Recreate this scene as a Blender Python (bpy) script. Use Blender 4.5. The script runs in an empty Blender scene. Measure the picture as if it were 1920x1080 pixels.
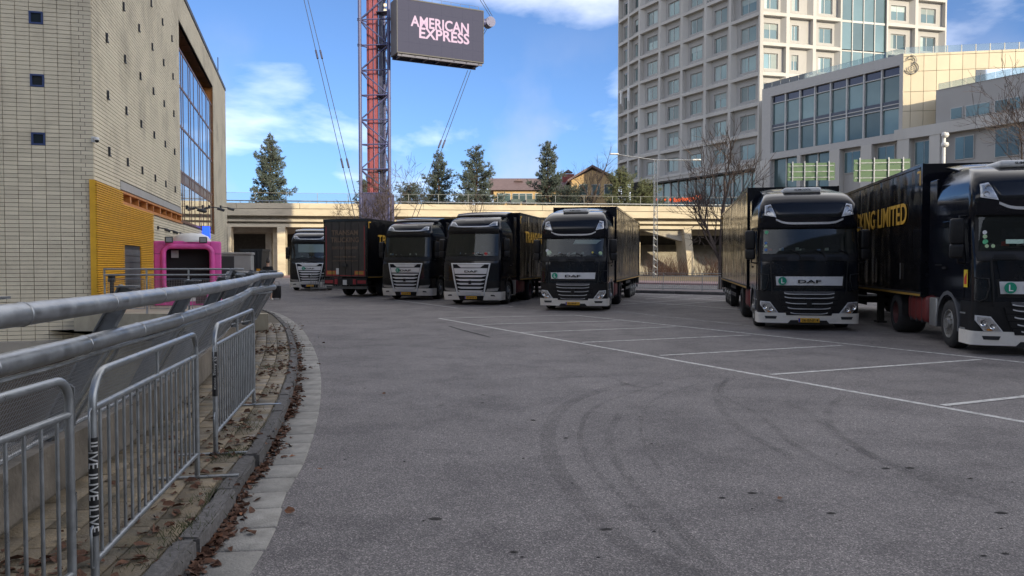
import bpy, bmesh, math, random
import numpy as np
from mathutils import Vector, Matrix
R = math.radians
rnd = random.Random(7)
scene = bpy.context.scene
COL = scene.collection

# ------------------------------------------------------------------ camera, sky, sun, exposure
CAM_H = 1.75
FPX = 1440.0                       # focal length in photo pixels (1920 wide)
PITCH = math.atan(47.0 / FPX)      # camera looks slightly down
cam_d = bpy.data.cameras.new('camera'); cam = bpy.data.objects.new('camera', cam_d); COL.objects.link(cam)
cam_d.sensor_width = 36; cam_d.lens = 27.0; cam_d.clip_start = .05; cam_d.clip_end = 3000
cam.location = (0, 0, CAM_H); cam.rotation_euler = (R(90) - PITCH, 0, 0)
scene.camera = cam

SUN_AZ = R(36); SUN_EL = R(15)     # sun behind the camera, to the right
to_sun = Vector((math.sin(SUN_AZ) * math.cos(SUN_EL), -math.cos(SUN_AZ) * math.cos(SUN_EL), math.sin(SUN_EL)))
sun_d = bpy.data.lights.new('sun', 'SUN'); sun = bpy.data.objects.new('sun', sun_d); COL.objects.link(sun)
sun_d.energy = 2.75; sun_d.angle = R(.53); sun_d.color = (1.0, .86, .62)
sun.location = (30, -40, 60); sun.rotation_euler = to_sun.to_track_quat('Z', 'Y').to_euler()

world = bpy.data.worlds.new('World'); scene.world = world; world.use_nodes = True
wn = world.node_tree; wn.nodes.clear()
def WN(t, **k):
    n = wn.nodes.new(t)
    for a, b in k.items(): setattr(n, a, b)
    return n
CLOUD_W = 45.62  # offset chosen so bright clouds, mostly out of view, light the yard
sky = WN('ShaderNodeTexSky', sky_type='NISHITA'); sky.sun_disc = False
sky.sun_elevation = SUN_EL; sky.sun_rotation = math.pi - SUN_AZ
sky.air_density = .6; sky.dust_density = 1.6; sky.ozone_density = 4.0; sky.altitude = 50
tc = WN('ShaderNodeTexCoord'); sep = WN('ShaderNodeSeparateXYZ'); wn.links.new(tc.outputs['Generated'], sep.inputs[0])
zz = WN('ShaderNodeMath', operation='MAXIMUM'); wn.links.new(sep.outputs[2], zz.inputs[0]); zz.inputs[1].default_value = 0.0
za = WN('ShaderNodeMath', operation='ADD'); wn.links.new(zz.outputs[0], za.inputs[0]); za.inputs[1].default_value = .16
comb = WN('ShaderNodeCombineXYZ')
for i in (0, 1):
    dv = WN('ShaderNodeMath', operation='DIVIDE'); wn.links.new(sep.outputs[i], dv.inputs[0]); wn.links.new(za.outputs[0], dv.inputs[1])
    wn.links.new(dv.outputs[0], comb.inputs[i])
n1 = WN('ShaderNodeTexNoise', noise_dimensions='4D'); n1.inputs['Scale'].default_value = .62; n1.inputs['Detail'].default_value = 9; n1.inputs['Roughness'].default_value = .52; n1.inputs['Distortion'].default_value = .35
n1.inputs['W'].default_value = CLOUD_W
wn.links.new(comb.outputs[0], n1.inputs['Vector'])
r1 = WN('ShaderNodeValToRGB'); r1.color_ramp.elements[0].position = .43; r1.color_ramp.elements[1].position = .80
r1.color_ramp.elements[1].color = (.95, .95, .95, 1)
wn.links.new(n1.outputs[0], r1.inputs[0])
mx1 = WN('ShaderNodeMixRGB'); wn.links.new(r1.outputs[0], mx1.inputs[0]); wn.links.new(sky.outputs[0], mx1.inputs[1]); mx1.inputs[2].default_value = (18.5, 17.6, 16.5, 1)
n2 = WN('ShaderNodeTexNoise', noise_dimensions='4D'); n2.inputs['Scale'].default_value = 7; n2.inputs['Detail'].default_value = 6; n2.inputs['W'].default_value = 3.1
wn.links.new(tc.outputs['Generated'], n2.inputs['Vector'])
r2 = WN('ShaderNodeValToRGB'); r2.color_ramp.elements[0].position = .50; r2.color_ramp.elements[1].position = .72
wn.links.new(n2.outputs[0], r2.inputs[0])
low = WN('ShaderNodeMapRange'); low.inputs[1].default_value = .06; low.inputs[2].default_value = .30; low.inputs[3].default_value = .75; low.inputs[4].default_value = 0
wn.links.new(sep.outputs[2], low.inputs[0])
pf = WN('ShaderNodeMath', operation='MULTIPLY'); wn.links.new(r2.outputs[0], pf.inputs[0]); wn.links.new(low.outputs[0], pf.inputs[1])
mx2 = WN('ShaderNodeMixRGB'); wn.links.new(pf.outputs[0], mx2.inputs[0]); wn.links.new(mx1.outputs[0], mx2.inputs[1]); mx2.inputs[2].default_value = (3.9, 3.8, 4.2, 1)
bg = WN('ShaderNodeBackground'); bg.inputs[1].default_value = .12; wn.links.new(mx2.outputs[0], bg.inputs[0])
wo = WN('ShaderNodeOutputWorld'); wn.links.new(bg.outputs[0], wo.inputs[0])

scene.view_settings.view_transform = 'Standard'; scene.view_settings.look = 'None'
scene.view_settings.exposure = .95; scene.view_settings.gamma = 1; scene.view_settings.use_curve_mapping = False
scene.render.resolution_x = 1024; scene.render.resolution_y = 576
scene.render.engine = 'CYCLES'
scene.cycles.max_bounces = 8; scene.cycles.transparent_max_bounces = 16

# ------------------------------------------------------------------ measuring helpers (photo pixel -> a point of the place)
def ray(px, py):
    a = (px - 960) / FPX; b = (540 - py) / FPX
    return Vector((a, math.cos(PITCH) + b * math.sin(PITCH), -math.sin(PITCH) + b * math.cos(PITCH)))
CP = Vector((0, 0, CAM_H))
def G(px, py, z=0.0):
    d = ray(px, py); t = (z - CAM_H) / d.z
    return CP + d * t
def PY(px, py, Y):
    d = ray(px, py); return CP + d * (Y / d.y)
def onplane(px, py, p0, u):
    d = ray(px, py); n = Vector((-u[1], u[0], 0)); q = Vector((p0[0], p0[1], 0))
    t = ((q - Vector((0, 0, 0))).dot(n)) / d.dot(n)
    p = CP + d * t
    return (p.x - p0[0]) * u[0] + (p.y - p0[1]) * u[1], p.z

# ------------------------------------------------------------------ materials
MATS = {}
def M(name, col, rough=.6, metal=0.0, var=.12, scale=3.0, bump=0.0, bscale=40.0, coat=0.0, spec=.5, rand=0.0, dirt=None, dscale=1.2, damt=.5, emit=None, estr=0.0, trans=0.0, rvar=0.0, stretch=None):
    if name in MATS: return MATS[name]
    m = bpy.data.materials.new(name); m.use_nodes = True; nt = m.node_tree; nd = nt.nodes; L = nt.links
    p = nd['Principled BSDF']
    p.inputs['Roughness'].default_value = rough; p.inputs['Metallic'].default_value = metal
    p.inputs['Specular IOR Level'].default_value = spec
    if coat: p.inputs['Coat Weight'].default_value = coat; p.inputs['Coat Roughness'].default_value = .04
    geo = nd.new('ShaderNodeNewGeometry'); pos = geo.outputs['Position']
    if stretch:
        mp = nd.new('ShaderNodeMapping'); mp.inputs['Scale'].default_value = stretch; L.new(pos, mp.inputs[0]); pos = mp.outputs[0]
    cur = None
    rgb = nd.new('ShaderNodeRGB'); rgb.outputs[0].default_value = (*col, 1); cur = rgb.outputs[0]
    if var:
        n = nd.new('ShaderNodeTexNoise'); n.inputs['Scale'].default_value = scale; n.inputs['Detail'].default_value = 6; n.inputs['Roughness'].default_value = .6
        L.new(pos, n.inputs['Vector'])
        mr = nd.new('ShaderNodeMapRange'); mr.inputs[1].default_value = .25; mr.inputs[2].default_value = .75; mr.inputs[3].default_value = 1 - var; mr.inputs[4].default_value = 1 + var
        L.new(n.outputs[0], mr.inputs[0])
        mx = nd.new('ShaderNodeVectorMath'); mx.operation = 'SCALE'; L.new(cur, mx.inputs[0]); L.new(mr.outputs[0], mx.inputs[3]); cur = mx.outputs[0]
        if rvar:
            m2 = nd.new('ShaderNodeMapRange'); m2.inputs[1].default_value = .3; m2.inputs[2].default_value = .7; m2.inputs[3].default_value = max(0, rough - rvar); m2.inputs[4].default_value = min(1, rough + rvar)
            L.new(n.outputs[0], m2.inputs[0]); L.new(m2.outputs[0], p.inputs['Roughness'])
    if rand:
        oi = nd.new('ShaderNodeObjectInfo')
        mr = nd.new('ShaderNodeMapRange'); mr.inputs[3].default_value = 1 - rand; mr.inputs[4].default_value = 1 + rand; L.new(oi.outputs['Random'], mr.inputs[0])
        mx = nd.new('ShaderNodeVectorMath'); mx.operation = 'SCALE'; L.new(cur, mx.inputs[0]); L.new(mr.outputs[0], mx.inputs[3]); cur = mx.outputs[0]
    if dirt:
        n = nd.new('ShaderNodeTexNoise'); n.inputs['Scale'].default_value = dscale; n.inputs['Detail'].default_value = 8; n.inputs['Roughness'].default_value = .65
        L.new(pos, n.inputs['Vector'])
        rp = nd.new('ShaderNodeValToRGB'); rp.color_ramp.elements[0].position = .48; rp.color_ramp.elements[1].position = .72
        rp.color_ramp.elements[1].color = (damt, damt, damt, 1); L.new(n.outputs[0], rp.inputs[0])
        mx = nd.new('ShaderNodeMixRGB'); L.new(rp.outputs[0], mx.inputs[0]); L.new(cur, mx.inputs[1]); mx.inputs[2].default_value = (*dirt, 1); cur = mx.outputs[0]
    L.new(cur, p.inputs['Base Color'])
    if bump:
        n = nd.new('ShaderNodeTexNoise'); n.inputs['Scale'].default_value = bscale; n.inputs['Detail'].default_value = 4
        L.new(pos, n.inputs['Vector'])
        b = nd.new('ShaderNodeBump'); b.inputs['Strength'].default_value = bump; b.inputs['Distance'].default_value = .02
        L.new(n.outputs[0], b.inputs['Height']); L.new(b.outputs[0], p.inputs['Normal'])
    if emit:
        p.inputs['Emission Color'].default_value = (*emit, 1); p.inputs['Emission Strength'].default_value = estr
    MATS[name] = m
    return m

def pane_mat(name, tint, clear):
    """thin pane: part see-through, part mirror by angle"""
    if name in MATS: return MATS[name]
    m = bpy.data.materials.new(name); m.use_nodes = True; nd = m.node_tree.nodes; L = m.node_tree.links; nd.clear()
    o = nd.new('ShaderNodeOutputMaterial'); tr = nd.new('ShaderNodeBsdfTransparent'); tr.inputs[0].default_value = (*tint, 1)
    gl = nd.new('ShaderNodeBsdfGlossy'); gl.inputs['Roughness'].default_value = .02; gl.inputs[0].default_value = (.42, .45, .48, 1)
    fr = nd.new('ShaderNodeFresnel'); fr.inputs[0].default_value = 1.5
    mr = nd.new('ShaderNodeMath'); mr.operation = 'MULTIPLY_ADD'; mr.inputs[1].default_value = 1.0; mr.inputs[2].default_value = clear; mr.use_clamp = True
    L.new(fr.outputs[0], mr.inputs[0]); mx = nd.new('ShaderNodeMixShader'); L.new(mr.outputs[0], mx.inputs[0]); L.new(tr.outputs[0], mx.inputs[1]); L.new(gl.outputs[0], mx.inputs[2]); L.new(mx.outputs[0], o.inputs[0])
    MATS[name] = m; return m

# ------------------------------------------------------------------ mesh helpers
class MB:
    def __init__(s): s.v = []; s.f = []
    def add(s, vs, fs):
        o = len(s.v); s.v += [tuple(v) for v in vs]; s.f += [tuple(i + o for i in f) for f in fs]; return s
    def box(s, x0, x1, y0, y1, z0, z1):
        return s.add([(x0,y0,z0),(x1,y0,z0),(x1,y1,z0),(x0,y1,z0),(x0,y0,z1),(x1,y0,z1),(x1,y1,z1),(x0,y1,z1)],
                     [(0,3,2,1),(4,5,6,7),(0,1,5,4),(1,2,6,5),(2,3,7,6),(3,0,4,7)])
    def cbox(s, c, d):
        return s.box(c[0]-d[0]/2, c[0]+d[0]/2, c[1]-d[1]/2, c[1]+d[1]/2, c[2]-d[2]/2, c[2]+d[2]/2)
    def bar(s, a, b, w, h=None, up=(0,0,1)):
        h = h or w; a = Vector(a); b = Vector(b); d = (b - a).normalized(); up = Vector(up)
        if abs(d.dot(up)) > .98: up = Vector((1,0,0))
        x = d.cross(up).normalized() * (w/2); y = x.cross(d).normalized() * (h/2)
        vs = [a-x-y, a+x-y, a+x+y, a-x+y, b-x-y, b+x-y, b+x+y, b-x+y]
        return s.add(vs, [(0,3,2,1),(4,5,6,7),(0,1,5,4),(1,2,6,5),(2,3,7,6),(3,0,4,7)])
    def tube(s, pts, r, n=8, caps=True, closed=False):
        pts = [Vector(p) for p in pts]; k = len(pts); rs = r if isinstance(r, (list, tuple)) else [r]*k
        t0 = (pts[1]-pts[0]).normalized(); nn = t0.orthogonal().normalized(); vs = []
        for i in range(k):
            if closed: t = (pts[(i+1) % k] - pts[i-1]).normalized()
            elif i == 0: t = t0
            elif i == k-1: t = (pts[-1]-pts[-2]).normalized()
            else: t = ((pts[i+1]-pts[i]).normalized() + (pts[i]-pts[i-1]).normalized()).normalized()
            nn = (nn - t*nn.dot(t)).normalized(); bb = t.cross(nn)
            for j in range(n):
                a = 2*math.pi*j/n; vs.append(pts[i] + (nn*math.cos(a) + bb*math.sin(a))*rs[i])
        fs = []
        for i in range(k if closed else k-1):
            i2 = (i+1) % k
            for j in range(n):
                j2 = (j+1) % n; fs.append((i*n+j, i*n+j2, i2*n+j2, i2*n+j))
        if caps and not closed: fs.append(tuple(reversed(range(n)))); fs.append(tuple(range((k-1)*n, k*n)))
        return s.add(vs, fs)
    def lathe(s, prof, c, axis=(1,0,0), n=28):
        ax = Vector(axis).normalized(); u = ax.orthogonal().normalized(); w = ax.cross(u); c = Vector(c); vs = []; fs = []
        k = len(prof)
        for j in range(n):
            a = 2*math.pi*j/n; d = u*math.cos(a) + w*math.sin(a)
            for (r, h) in prof: vs.append(c + d*r + ax*h)
        for j in range(n):
            j2 = (j+1) % n
            for i in range(k-1): fs.append((j*k+i, j*k+i+1, j2*k+i+1, j2*k+i))
        return s.add(vs, fs)
    def prism(s, poly, off):
        off = Vector(off); k = len(poly); vs = [Vector(p) for p in poly]; vs += [p + off for p in vs]
        fs = [tuple(range(k)), tuple(reversed(range(k, 2*k)))] + [(i, k+i, k+(i+1) % k, (i+1) % k) for i in range(k)]
        return s.add(vs, fs)
    def grid(s, rows):
        k = len(rows[0]); vs = [p for r in rows for p in r]; fs = []
        for i in range(len(rows)-1):
            for j in range(k-1): fs.append((i*k+j, i*k+j+1, (i+1)*k+j+1, (i+1)*k+j))
        return s.add(vs, fs)
    def mesh(s, name, smooth=False):
        me = bpy.data.meshes.new(name); me.from_pydata(s.v, [], s.f)
        bm = bmesh.new(); bm.from_mesh(me); bmesh.ops.recalc_face_normals(bm, faces=bm.faces); bm.to_mesh(me); bm.free()
        if smooth: me.shade_smooth(); me.set_sharp_from_angle(angle=R(smooth if smooth > 1 else 40))
        return me
    def build(s, name, mat, parent=None, smooth=False, bevel=0, kind=None):
        return obj(name, s.mesh(name, smooth), mat, parent, bevel, kind)
def obj(name, me, mat=None, parent=None, bevel=0, kind=None, loc=None, rot=None):
    o = bpy.data.objects.new(name, me); COL.objects.link(o)
    if mat and me and not len(me.materials): me.materials.append(mat)
    if parent: o.parent = parent
    if loc is not None: o.location = loc
    if rot is not None: o.rotation_euler = rot
    if kind: o['kind'] = kind
    if bevel:
        b = o.modifiers.new('b', 'BEVEL'); b.width = bevel; b.segments = 2; b.limit_method = 'ANGLE'; b.angle_limit = R(35); b.harden_normals = False
    return o
def thing(name, label, cat, loc=(0,0,0), rz=0, group=None):
    o = bpy.data.objects.new(name, None); COL.objects.link(o); o.empty_display_size = .2
    o.location = loc; o.rotation_euler = (0, 0, rz); o['label'] = label; o['category'] = cat
    if group: o['group'] = group
    return o
def tag(o, label, cat, group=None):
    o['label'] = label; o['category'] = cat
    if group: o['group'] = group
    return o
def struct(o): o['kind'] = 'structure'; return o
def rbox_mesh(name, dx, dy, dz, r, seg=3):
    bm = bmesh.new(); bmesh.ops.create_cube(bm, size=1)
    for v in bm.verts: v.co = Vector((v.co.x*dx, v.co.y*dy, v.co.z*dz))
    bmesh.ops.bevel(bm, geom=list(bm.edges), offset=r, segments=seg, profile=.5, affect='EDGES')
    me = bpy.data.meshes.new(name); bm.to_mesh(me); bm.free(); me.shade_smooth(); me.set_sharp_from_angle(angle=R(50)); return me
def text_obj(name, s, mat, parent, center, h, w=None, xdir=(1,0,0), up=(0,0,1), bold=0.0, shear=0.0, depth=.004, spacing=1.0):
    cu = bpy.data.curves.new('t', 'FONT'); cu.body = s; cu.size = 1; cu.extrude = .01; cu.offset = bold*.38; cu.shear = shear; cu.space_character = spacing; cu.resolution_u = 3
    t = bpy.data.objects.new('t', cu); COL.objects.link(t)
    dg = bpy.context.evaluated_depsgraph_get(); me = bpy.data.meshes.new_from_object(t.evaluated_get(dg)); bpy.data.objects.remove(t)
    co = np.array([v.co[:] for v in me.vertices]); lo = co.min(0); hi = co.max(0); ce = (lo+hi)/2; sy = h/(hi[1]-lo[1]); sx = sy if w is None else w/(hi[0]-lo[0])
    xd = Vector(xdir); upv = Vector(up); nz = xd.cross(upv); c = Vector(center)
    for v in me.vertices:
        v.co = c + xd*((v.co.x-ce[0])*sx) + upv*((v.co.y-ce[1])*sy) + nz*(depth if v.co.z > 0 else -depth)
    me.materials.clear(); me.name = name
    return obj(name, me, mat, parent)
def catmull(pts, n=8):
    pts = [Vector(p) for p in pts]; out = []
    P = [pts[0]*2 - pts[1]] + pts + [pts[-1]*2 - pts[-2]]
    for i in range(1, len(P)-2):
        a, b, c, d = P[i-1], P[i], P[i+1], P[i+2]
        for k in range(n):
            t = k/n; out.append(.5*((2*b) + (c-a)*t + (2*a-5*b+4*c-d)*t*t + (3*b-a-3*c+d)*t**3))
    out.append(pts[-1]); return out
def resample(pts, step):
    out = [pts[0].copy()]; acc = 0
    for a, b in zip(pts, pts[1:]):
        L = (b-a).length; pos = 0
        while acc + (L-pos) >= step:
            pos += step-acc; acc = 0; out.append(a.lerp(b, pos/L))
        acc += L-pos
    return out
def perp(pts, i):
    a = pts[max(0, i-1)]; b = pts[min(len(pts)-1, i+1)]; d = (b-a); d.z = 0; d.normalize()
    return Vector((d.y, -d.x, 0))          # to the right of travel
# ------------------------------------------------------------------ ground materials
def asphalt_mat():
    m = bpy.data.materials.new('asphalt'); m.use_nodes = True; nt = m.node_tree; nd = nt.nodes; L = nt.links; p = nd['Principled BSDF']
    geo = nd.new('ShaderNodeNewGeometry'); pos = geo.outputs['Position']
    def noise(sc, det=3, ro=.6):
        n = nd.new('ShaderNodeTexNoise'); n.inputs['Scale'].default_value = sc; n.inputs['Detail'].default_value = det; n.inputs['Roughness'].default_value = ro; L.new(pos, n.inputs['Vector']); return n.outputs[0]
    def ramp(src, stops):
        r = nd.new('ShaderNodeValToRGB'); e = r.color_ramp.elements
        while len(e) < len(stops): e.new(.5)
        for el, (q, c) in zip(e, stops): el.position = q; el.color = (*c, 1) if len(c) == 3 else c
        L.new(src, r.inputs[0]); return r.outputs[0]
    def mix(f, a, b, mode='MIX'):
        x = nd.new('ShaderNodeMixRGB'); x.blend_type = mode
        if isinstance(f, float): x.inputs[0].default_value = f
        else: L.new(f, x.inputs[0])
        L.new(a, x.inputs[1]); L.new(b, x.inputs[2]); return x.outputs[0]
    big = ramp(noise(.13, 7, .68), [(.36, (.148, .138, .135)), (.55, (.176, .164, .160)), (.66, (.215, .2, .194))])
    vo = nd.new('ShaderNodeTexVoronoi'); vo.inputs['Scale'].default_value = 120; L.new(pos, vo.inputs['Vector'])
    hs = nd.new('ShaderNodeSeparateColor'); L.new(vo.outputs['Color'], hs.inputs[0])
    stones = ramp(hs.outputs[0], [(0, (.5, .5, .51)), (.5, (.86, .85, .85)), (.82, (1.15, 1.13, 1.12)), (1, (2.2, 2.12, 2.06))])
    c = mix(1.0, big, stones, 'MULTIPLY')
    pat = ramp(noise(.9, 8, .7), [(.38, (.72, .72, .73)), (.55, (1, 1, 1))]); c = mix(1.0, c, pat, 'MULTIPLY')
    spots = ramp(noise(2.6, 4, .5), [(.66, (1, 1, 1)), (.72, (.5, .49, .5))]); c = mix(.45, c, mix(1.0, c, spots, 'MULTIPLY'))
    L.new(c, p.inputs['Base Color']); p.inputs['Roughness'].default_value = .82; p.inputs['Specular IOR Level'].default_value = .35
    b = nd.new('ShaderNodeBump'); b.inputs['Strength'].default_value = .55; b.inputs['Distance'].default_value = .006; L.new(vo.outputs['Distance'], b.inputs['Height'])
    b2 = nd.new('ShaderNodeBump'); b2.inputs['Strength'].default_value = .3; b2.inputs['Distance'].default_value = .05; L.new(noise(1.3, 4), b2.inputs['Height']); L.new(b2.outputs[0], b.inputs['Normal'])
    L.new(b.outputs[0], p.inputs['Normal']); return m
def worn_mat(name, col, cover, scale, rough=.8):
    m = bpy.data.materials.new(name); m.use_nodes = True; nd = m.node_tree.nodes; L = m.node_tree.links; p = nd['Principled BSDF']
    p.inputs['Base Color'].default_value = (*col, 1); p.inputs['Roughness'].default_value = rough
    geo = nd.new('ShaderNodeNewGeometry'); n = nd.new('ShaderNodeTexNoise'); n.inputs['Scale'].default_value = scale; n.inputs['Detail'].default_value = 8; n.inputs['Roughness'].default_value = .75
    L.new(geo.outputs['Position'], n.inputs['Vector'])
    mr = nd.new('ShaderNodeMapRange'); mr.inputs[1].default_value = .35; mr.inputs[2].default_value = .65; mr.inputs[3].default_value = cover[0]; mr.inputs[4].default_value = cover[1]
    L.new(n.outputs[0], mr.inputs[0]); L.new(mr.outputs[0], p.inputs['Alpha']); return m
asphalt = asphalt_mat()
m_line = worn_mat('line_paint', (.62, .61, .58), (1.0, .35), 9)
m_line_old = worn_mat('old_line_paint', (.5, .5, .49), (.7, -.25), 5)
m_tyre_mark = worn_mat('tyre_mark', (.018, .018, .02), (.19, .02), 1.6)
m_crack = worn_mat('crack_filler', (.012, .012, .012), (1, .3), 14)
m_conc = M('weathered_concrete', (.34, .31, .26), .85, var=.18, scale=1.3, bump=.25, bscale=30, dirt=(.16, .14, .11), dscale=.7, damt=.6)
m_slab = M('gutter_concrete', (.235, .226, .205), .88, var=.2, scale=9, bump=.5, bscale=70, rand=.16, dirt=(.10, .092, .08), dscale=2.2, damt=.75)
m_kerb = M('kerb_granite', (.09, .085, .082), .88, dirt=(.045, .042, .035), dscale=2.5, damt=.8, var=.35, scale=28, bump=.8, bscale=22, rand=.2)
m_paver = M('paver_concrete', (.165, .13, .082), .66, var=.4, scale=5, bump=.45, bscale=60, rand=.3, dirt=(.032, .032, .018), dscale=1.9, damt=1.0, rvar=.25)
m_sand = M('joint_sand', (.10, .085, .06), .95, var=.3, scale=9)
m_post = M('post_steel', (.17, .178, .185), .5, metal=.6, var=.3, scale=12, rvar=.1, dirt=(.10, .10, .105), dscale=7, damt=.7)
m_galv = M('galvanised_steel', (.33, .345, .36), .42, metal=.85, var=.22, scale=9, rvar=.14, bump=.04, bscale=25, dirt=(.2, .21, .22), dscale=5, damt=.7)
m_galv2 = M('bright_galvanised_tube', (.27, .285, .295), .38, metal=.75, var=.18, scale=14, rvar=.14, dirt=(.25, .26, .26), dscale=8, damt=.6)
m_wire = M('wire_grey', (.22, .225, .23), .5, metal=.6, var=.2)
m_leaf = M('dead_leaf', (.15, .062, .028), .8, var=.5, scale=40, rand=.5)
m_leaf2 = M('dark_leaf_litter', (.085, .038, .02), .85, var=.6, scale=35)
m_grass = M('weed', (.07, .085, .03), .8, var=.5, scale=30)

# ------------------------------------------------------------------ paths
kerb_px = [(375, 1045), (440, 937), (497, 860), (540, 770), (557, 700), (553, 650), (535, 612), (500, 588)]
kp = [G(x, y) for x, y in kerb_px]
kerb_pts = [Vector((-1.55, -6, 0)), Vector((-1.6, -2, 0)), Vector((-1.66, 1.5, 0))] + kp + [Vector((-11.5, 31.5, 0)), Vector((-15.5, 36.5, 0)), Vector((-22, 42, 0))]
kerb = resample(catmull(kerb_pts, 12), .1)
def offs(path, d): return [p + perp(path, i)*d for i, p in enumerate(path)]
k_out = offs(kerb, -.13)
LEAN = Vector((.985, .17, 0))
top_full = offs(kerb, -.68)
iend = max(i for i, p in enumerate(top_full) if p.y < 15.2)
rail_ctrl = [p for p in top_full[:iend+1]][::6] + [Vector((-4.95, 16.4, 0)), Vector((-5.35, 17.4, 0)), Vector((-6.0, 18.2, 0)), Vector((-6.9, 18.6, 0))]
rail = resample(catmull(rail_ctrl, 10), .1)
foot = [p - LEAN*.69 for p in rail]

# ------------------------------------------------------------------ ground sheet (with the sunken ramp left open), ramp floor
b = MB()
poly = [Vector((400, -300, 0)), Vector((400, 1500, 0)), Vector((-900, 1500, 0)), Vector((-900, 18.7, 0)), Vector((-11.0, 18.7, 0))] + [p.copy() for p in foot[::-1][::4]] + [Vector((foot[0].x, -300, 0))]
bm = bmesh.new(); vs = [bm.verts.new(p) for p in poly]; f = bm.faces.new(vs); bmesh.ops.triangulate(bm, faces=[f]); bmesh.ops.recalc_face_normals(bm, faces=bm.faces)
if bm.faces[:][0].normal.z < 0: bmesh.ops.reverse_faces(bm, faces=bm.faces)
me = bpy.data.meshes.new('ground'); bm.to_mesh(me); bm.free()
ground = struct(obj('asphalt_ground', me, asphalt))
b = MB(); b.box(-60, 2.2, -60, 18.7, -2.9, -2.6); struct(b.build('ramp_floor', m_conc))

def sheet(name, mat, poly, z, parent):
    k = len(poly); mb = MB(); mb.add([(p[0], p[1], z) for p in poly], [tuple(range(k))]); o = mb.build(name, mat, parent)
    return o
def line_px(a, b, w, z=.004, mat=m_line, name='parking_line'):
    A = G(*a); B = G(*b); d = (B-A).normalized(); n = Vector((-d.y, d.x, 0))*(w/2)
    return sheet(name, mat, [A-n, B-n, B+n, A+n], z, ground)
line_px((823, 597), (1935, 794), .10)
line_px((1077, 591), (1935, 681.5), .10, .0045)
for k, (a, c) in enumerate([((823, 597), (1077, 591)), ((899, 608.7), (1162, 601.7)), ((978, 623.8), (1267, 613)), ((1092, 642.5), (1407, 628.5)), ((1237.6, 667), (1579, 648)), ((1444.7, 703), (1838.5, 674.6)), ((1768, 761), (1950, 741))]):
    line_px(a, c, .10, .006 + .0004*k)
for k, (a, c) in enumerate([((690, 556), (860, 578)), ((860, 578), (962, 575)), ((905, 569), (962, 575)), ((1168, 563), (1395, 581)), ((1165, 571), (1335, 558)), ((1186, 554), (1375, 565)), ((1250, 572), (1390, 562)), ((1210, 561), (1300, 553))]):
    line_px(a, c, .10, .005 + .0004*k)
line_px((1150, 584), (1420, 613), .22, .0095, m_line_old)
line_px((560, 580), (700, 583), .05, .009, m_line_old)
line_px((505, 573), (640, 573), .04, .0092, m_line_old)
# tyre marks: curved strips
def strip_px(name, pts, w, mat, z):
    path = catmull([G(*p) for p in pts], 14); mb = MB()
    L = [p - perp(path, i)*w/2 + Vector((0, 0, z)) for i, p in enumerate(path)]; Rr = [p + perp(path, i)*w/2 + Vector((0, 0, z)) for i, p in enumerate(path)]
    mb.grid([L, Rr]); return mb.build(name, mat, ground)
Q = lambda x, y: (800 + x/1.714, 520 + y/1.714)
for k, (pts, w) in enumerate([
    ([Q(880, 960), Q(640, 860), Q(470, 690), Q(395, 560), Q(400, 470), Q(470, 400), Q(640, 340)], .16),
    ([Q(830, 900), Q(640, 720), Q(520, 590), Q(495, 490), Q(560, 410), Q(760, 340)], .06),
    ([Q(760, 640), Q(700, 540), Q(690, 460), Q(740, 390), Q(900, 335)], .045),
    ([Q(1170, 580), Q(1010, 490), Q(940, 410), Q(935, 350), Q(1010, 315)], .10),
    ([Q(1380, 640), Q(1180, 540), Q(1080, 450), Q(950, 380), Q(965, 325)], .08),
    ([Q(1700, 700), Q(1460, 590), Q(1310, 490), Q(1290, 430), Q(1340, 380)], .09),
    ([Q(960, 960), Q(800, 800), Q(640, 640), Q(585, 520), Q(620, 440)], .09),
    ([Q(1900, 760), Q(1600, 640), Q(1400, 560), Q(1230, 440), Q(1150, 400)], .10),
    ([Q(380, 330), Q(560, 320), Q(640, 345), Q(700, 360)], .08)]):
    strip_px('tyre_mark', pts, w, m_tyre_mark, .010 + .0006*k)
strip_px('crack', [Q(72, 158), Q(120, 172), Q(160, 182), Q(205, 194)], .07, m_crack, .0105)
# little dark lumps of dirt on the asphalt
mb = MB(); r5 = random.Random(5)
for k in range(60):
    p = G(600 + 1300*r5.random(), 640 + 420*r5.random()**1.3); s = .006 + .022*r5.random()**3
    n = 6; ring = [(p.x + s*(1.6+r5.random())*math.cos(6.283*i/n), p.y + s*(.6+r5.random())*math.sin(6.283*i/n), .003) for i in range(n)]
    mb.add(ring + [(p.x, p.y, .006 + s*.25)], [(i, (i+1) % n, n) for i in range(n)])
mb.build('dirt_specks', M('dirt_speck', (.03, .027, .025), .9), ground, kind='stuff')

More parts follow.
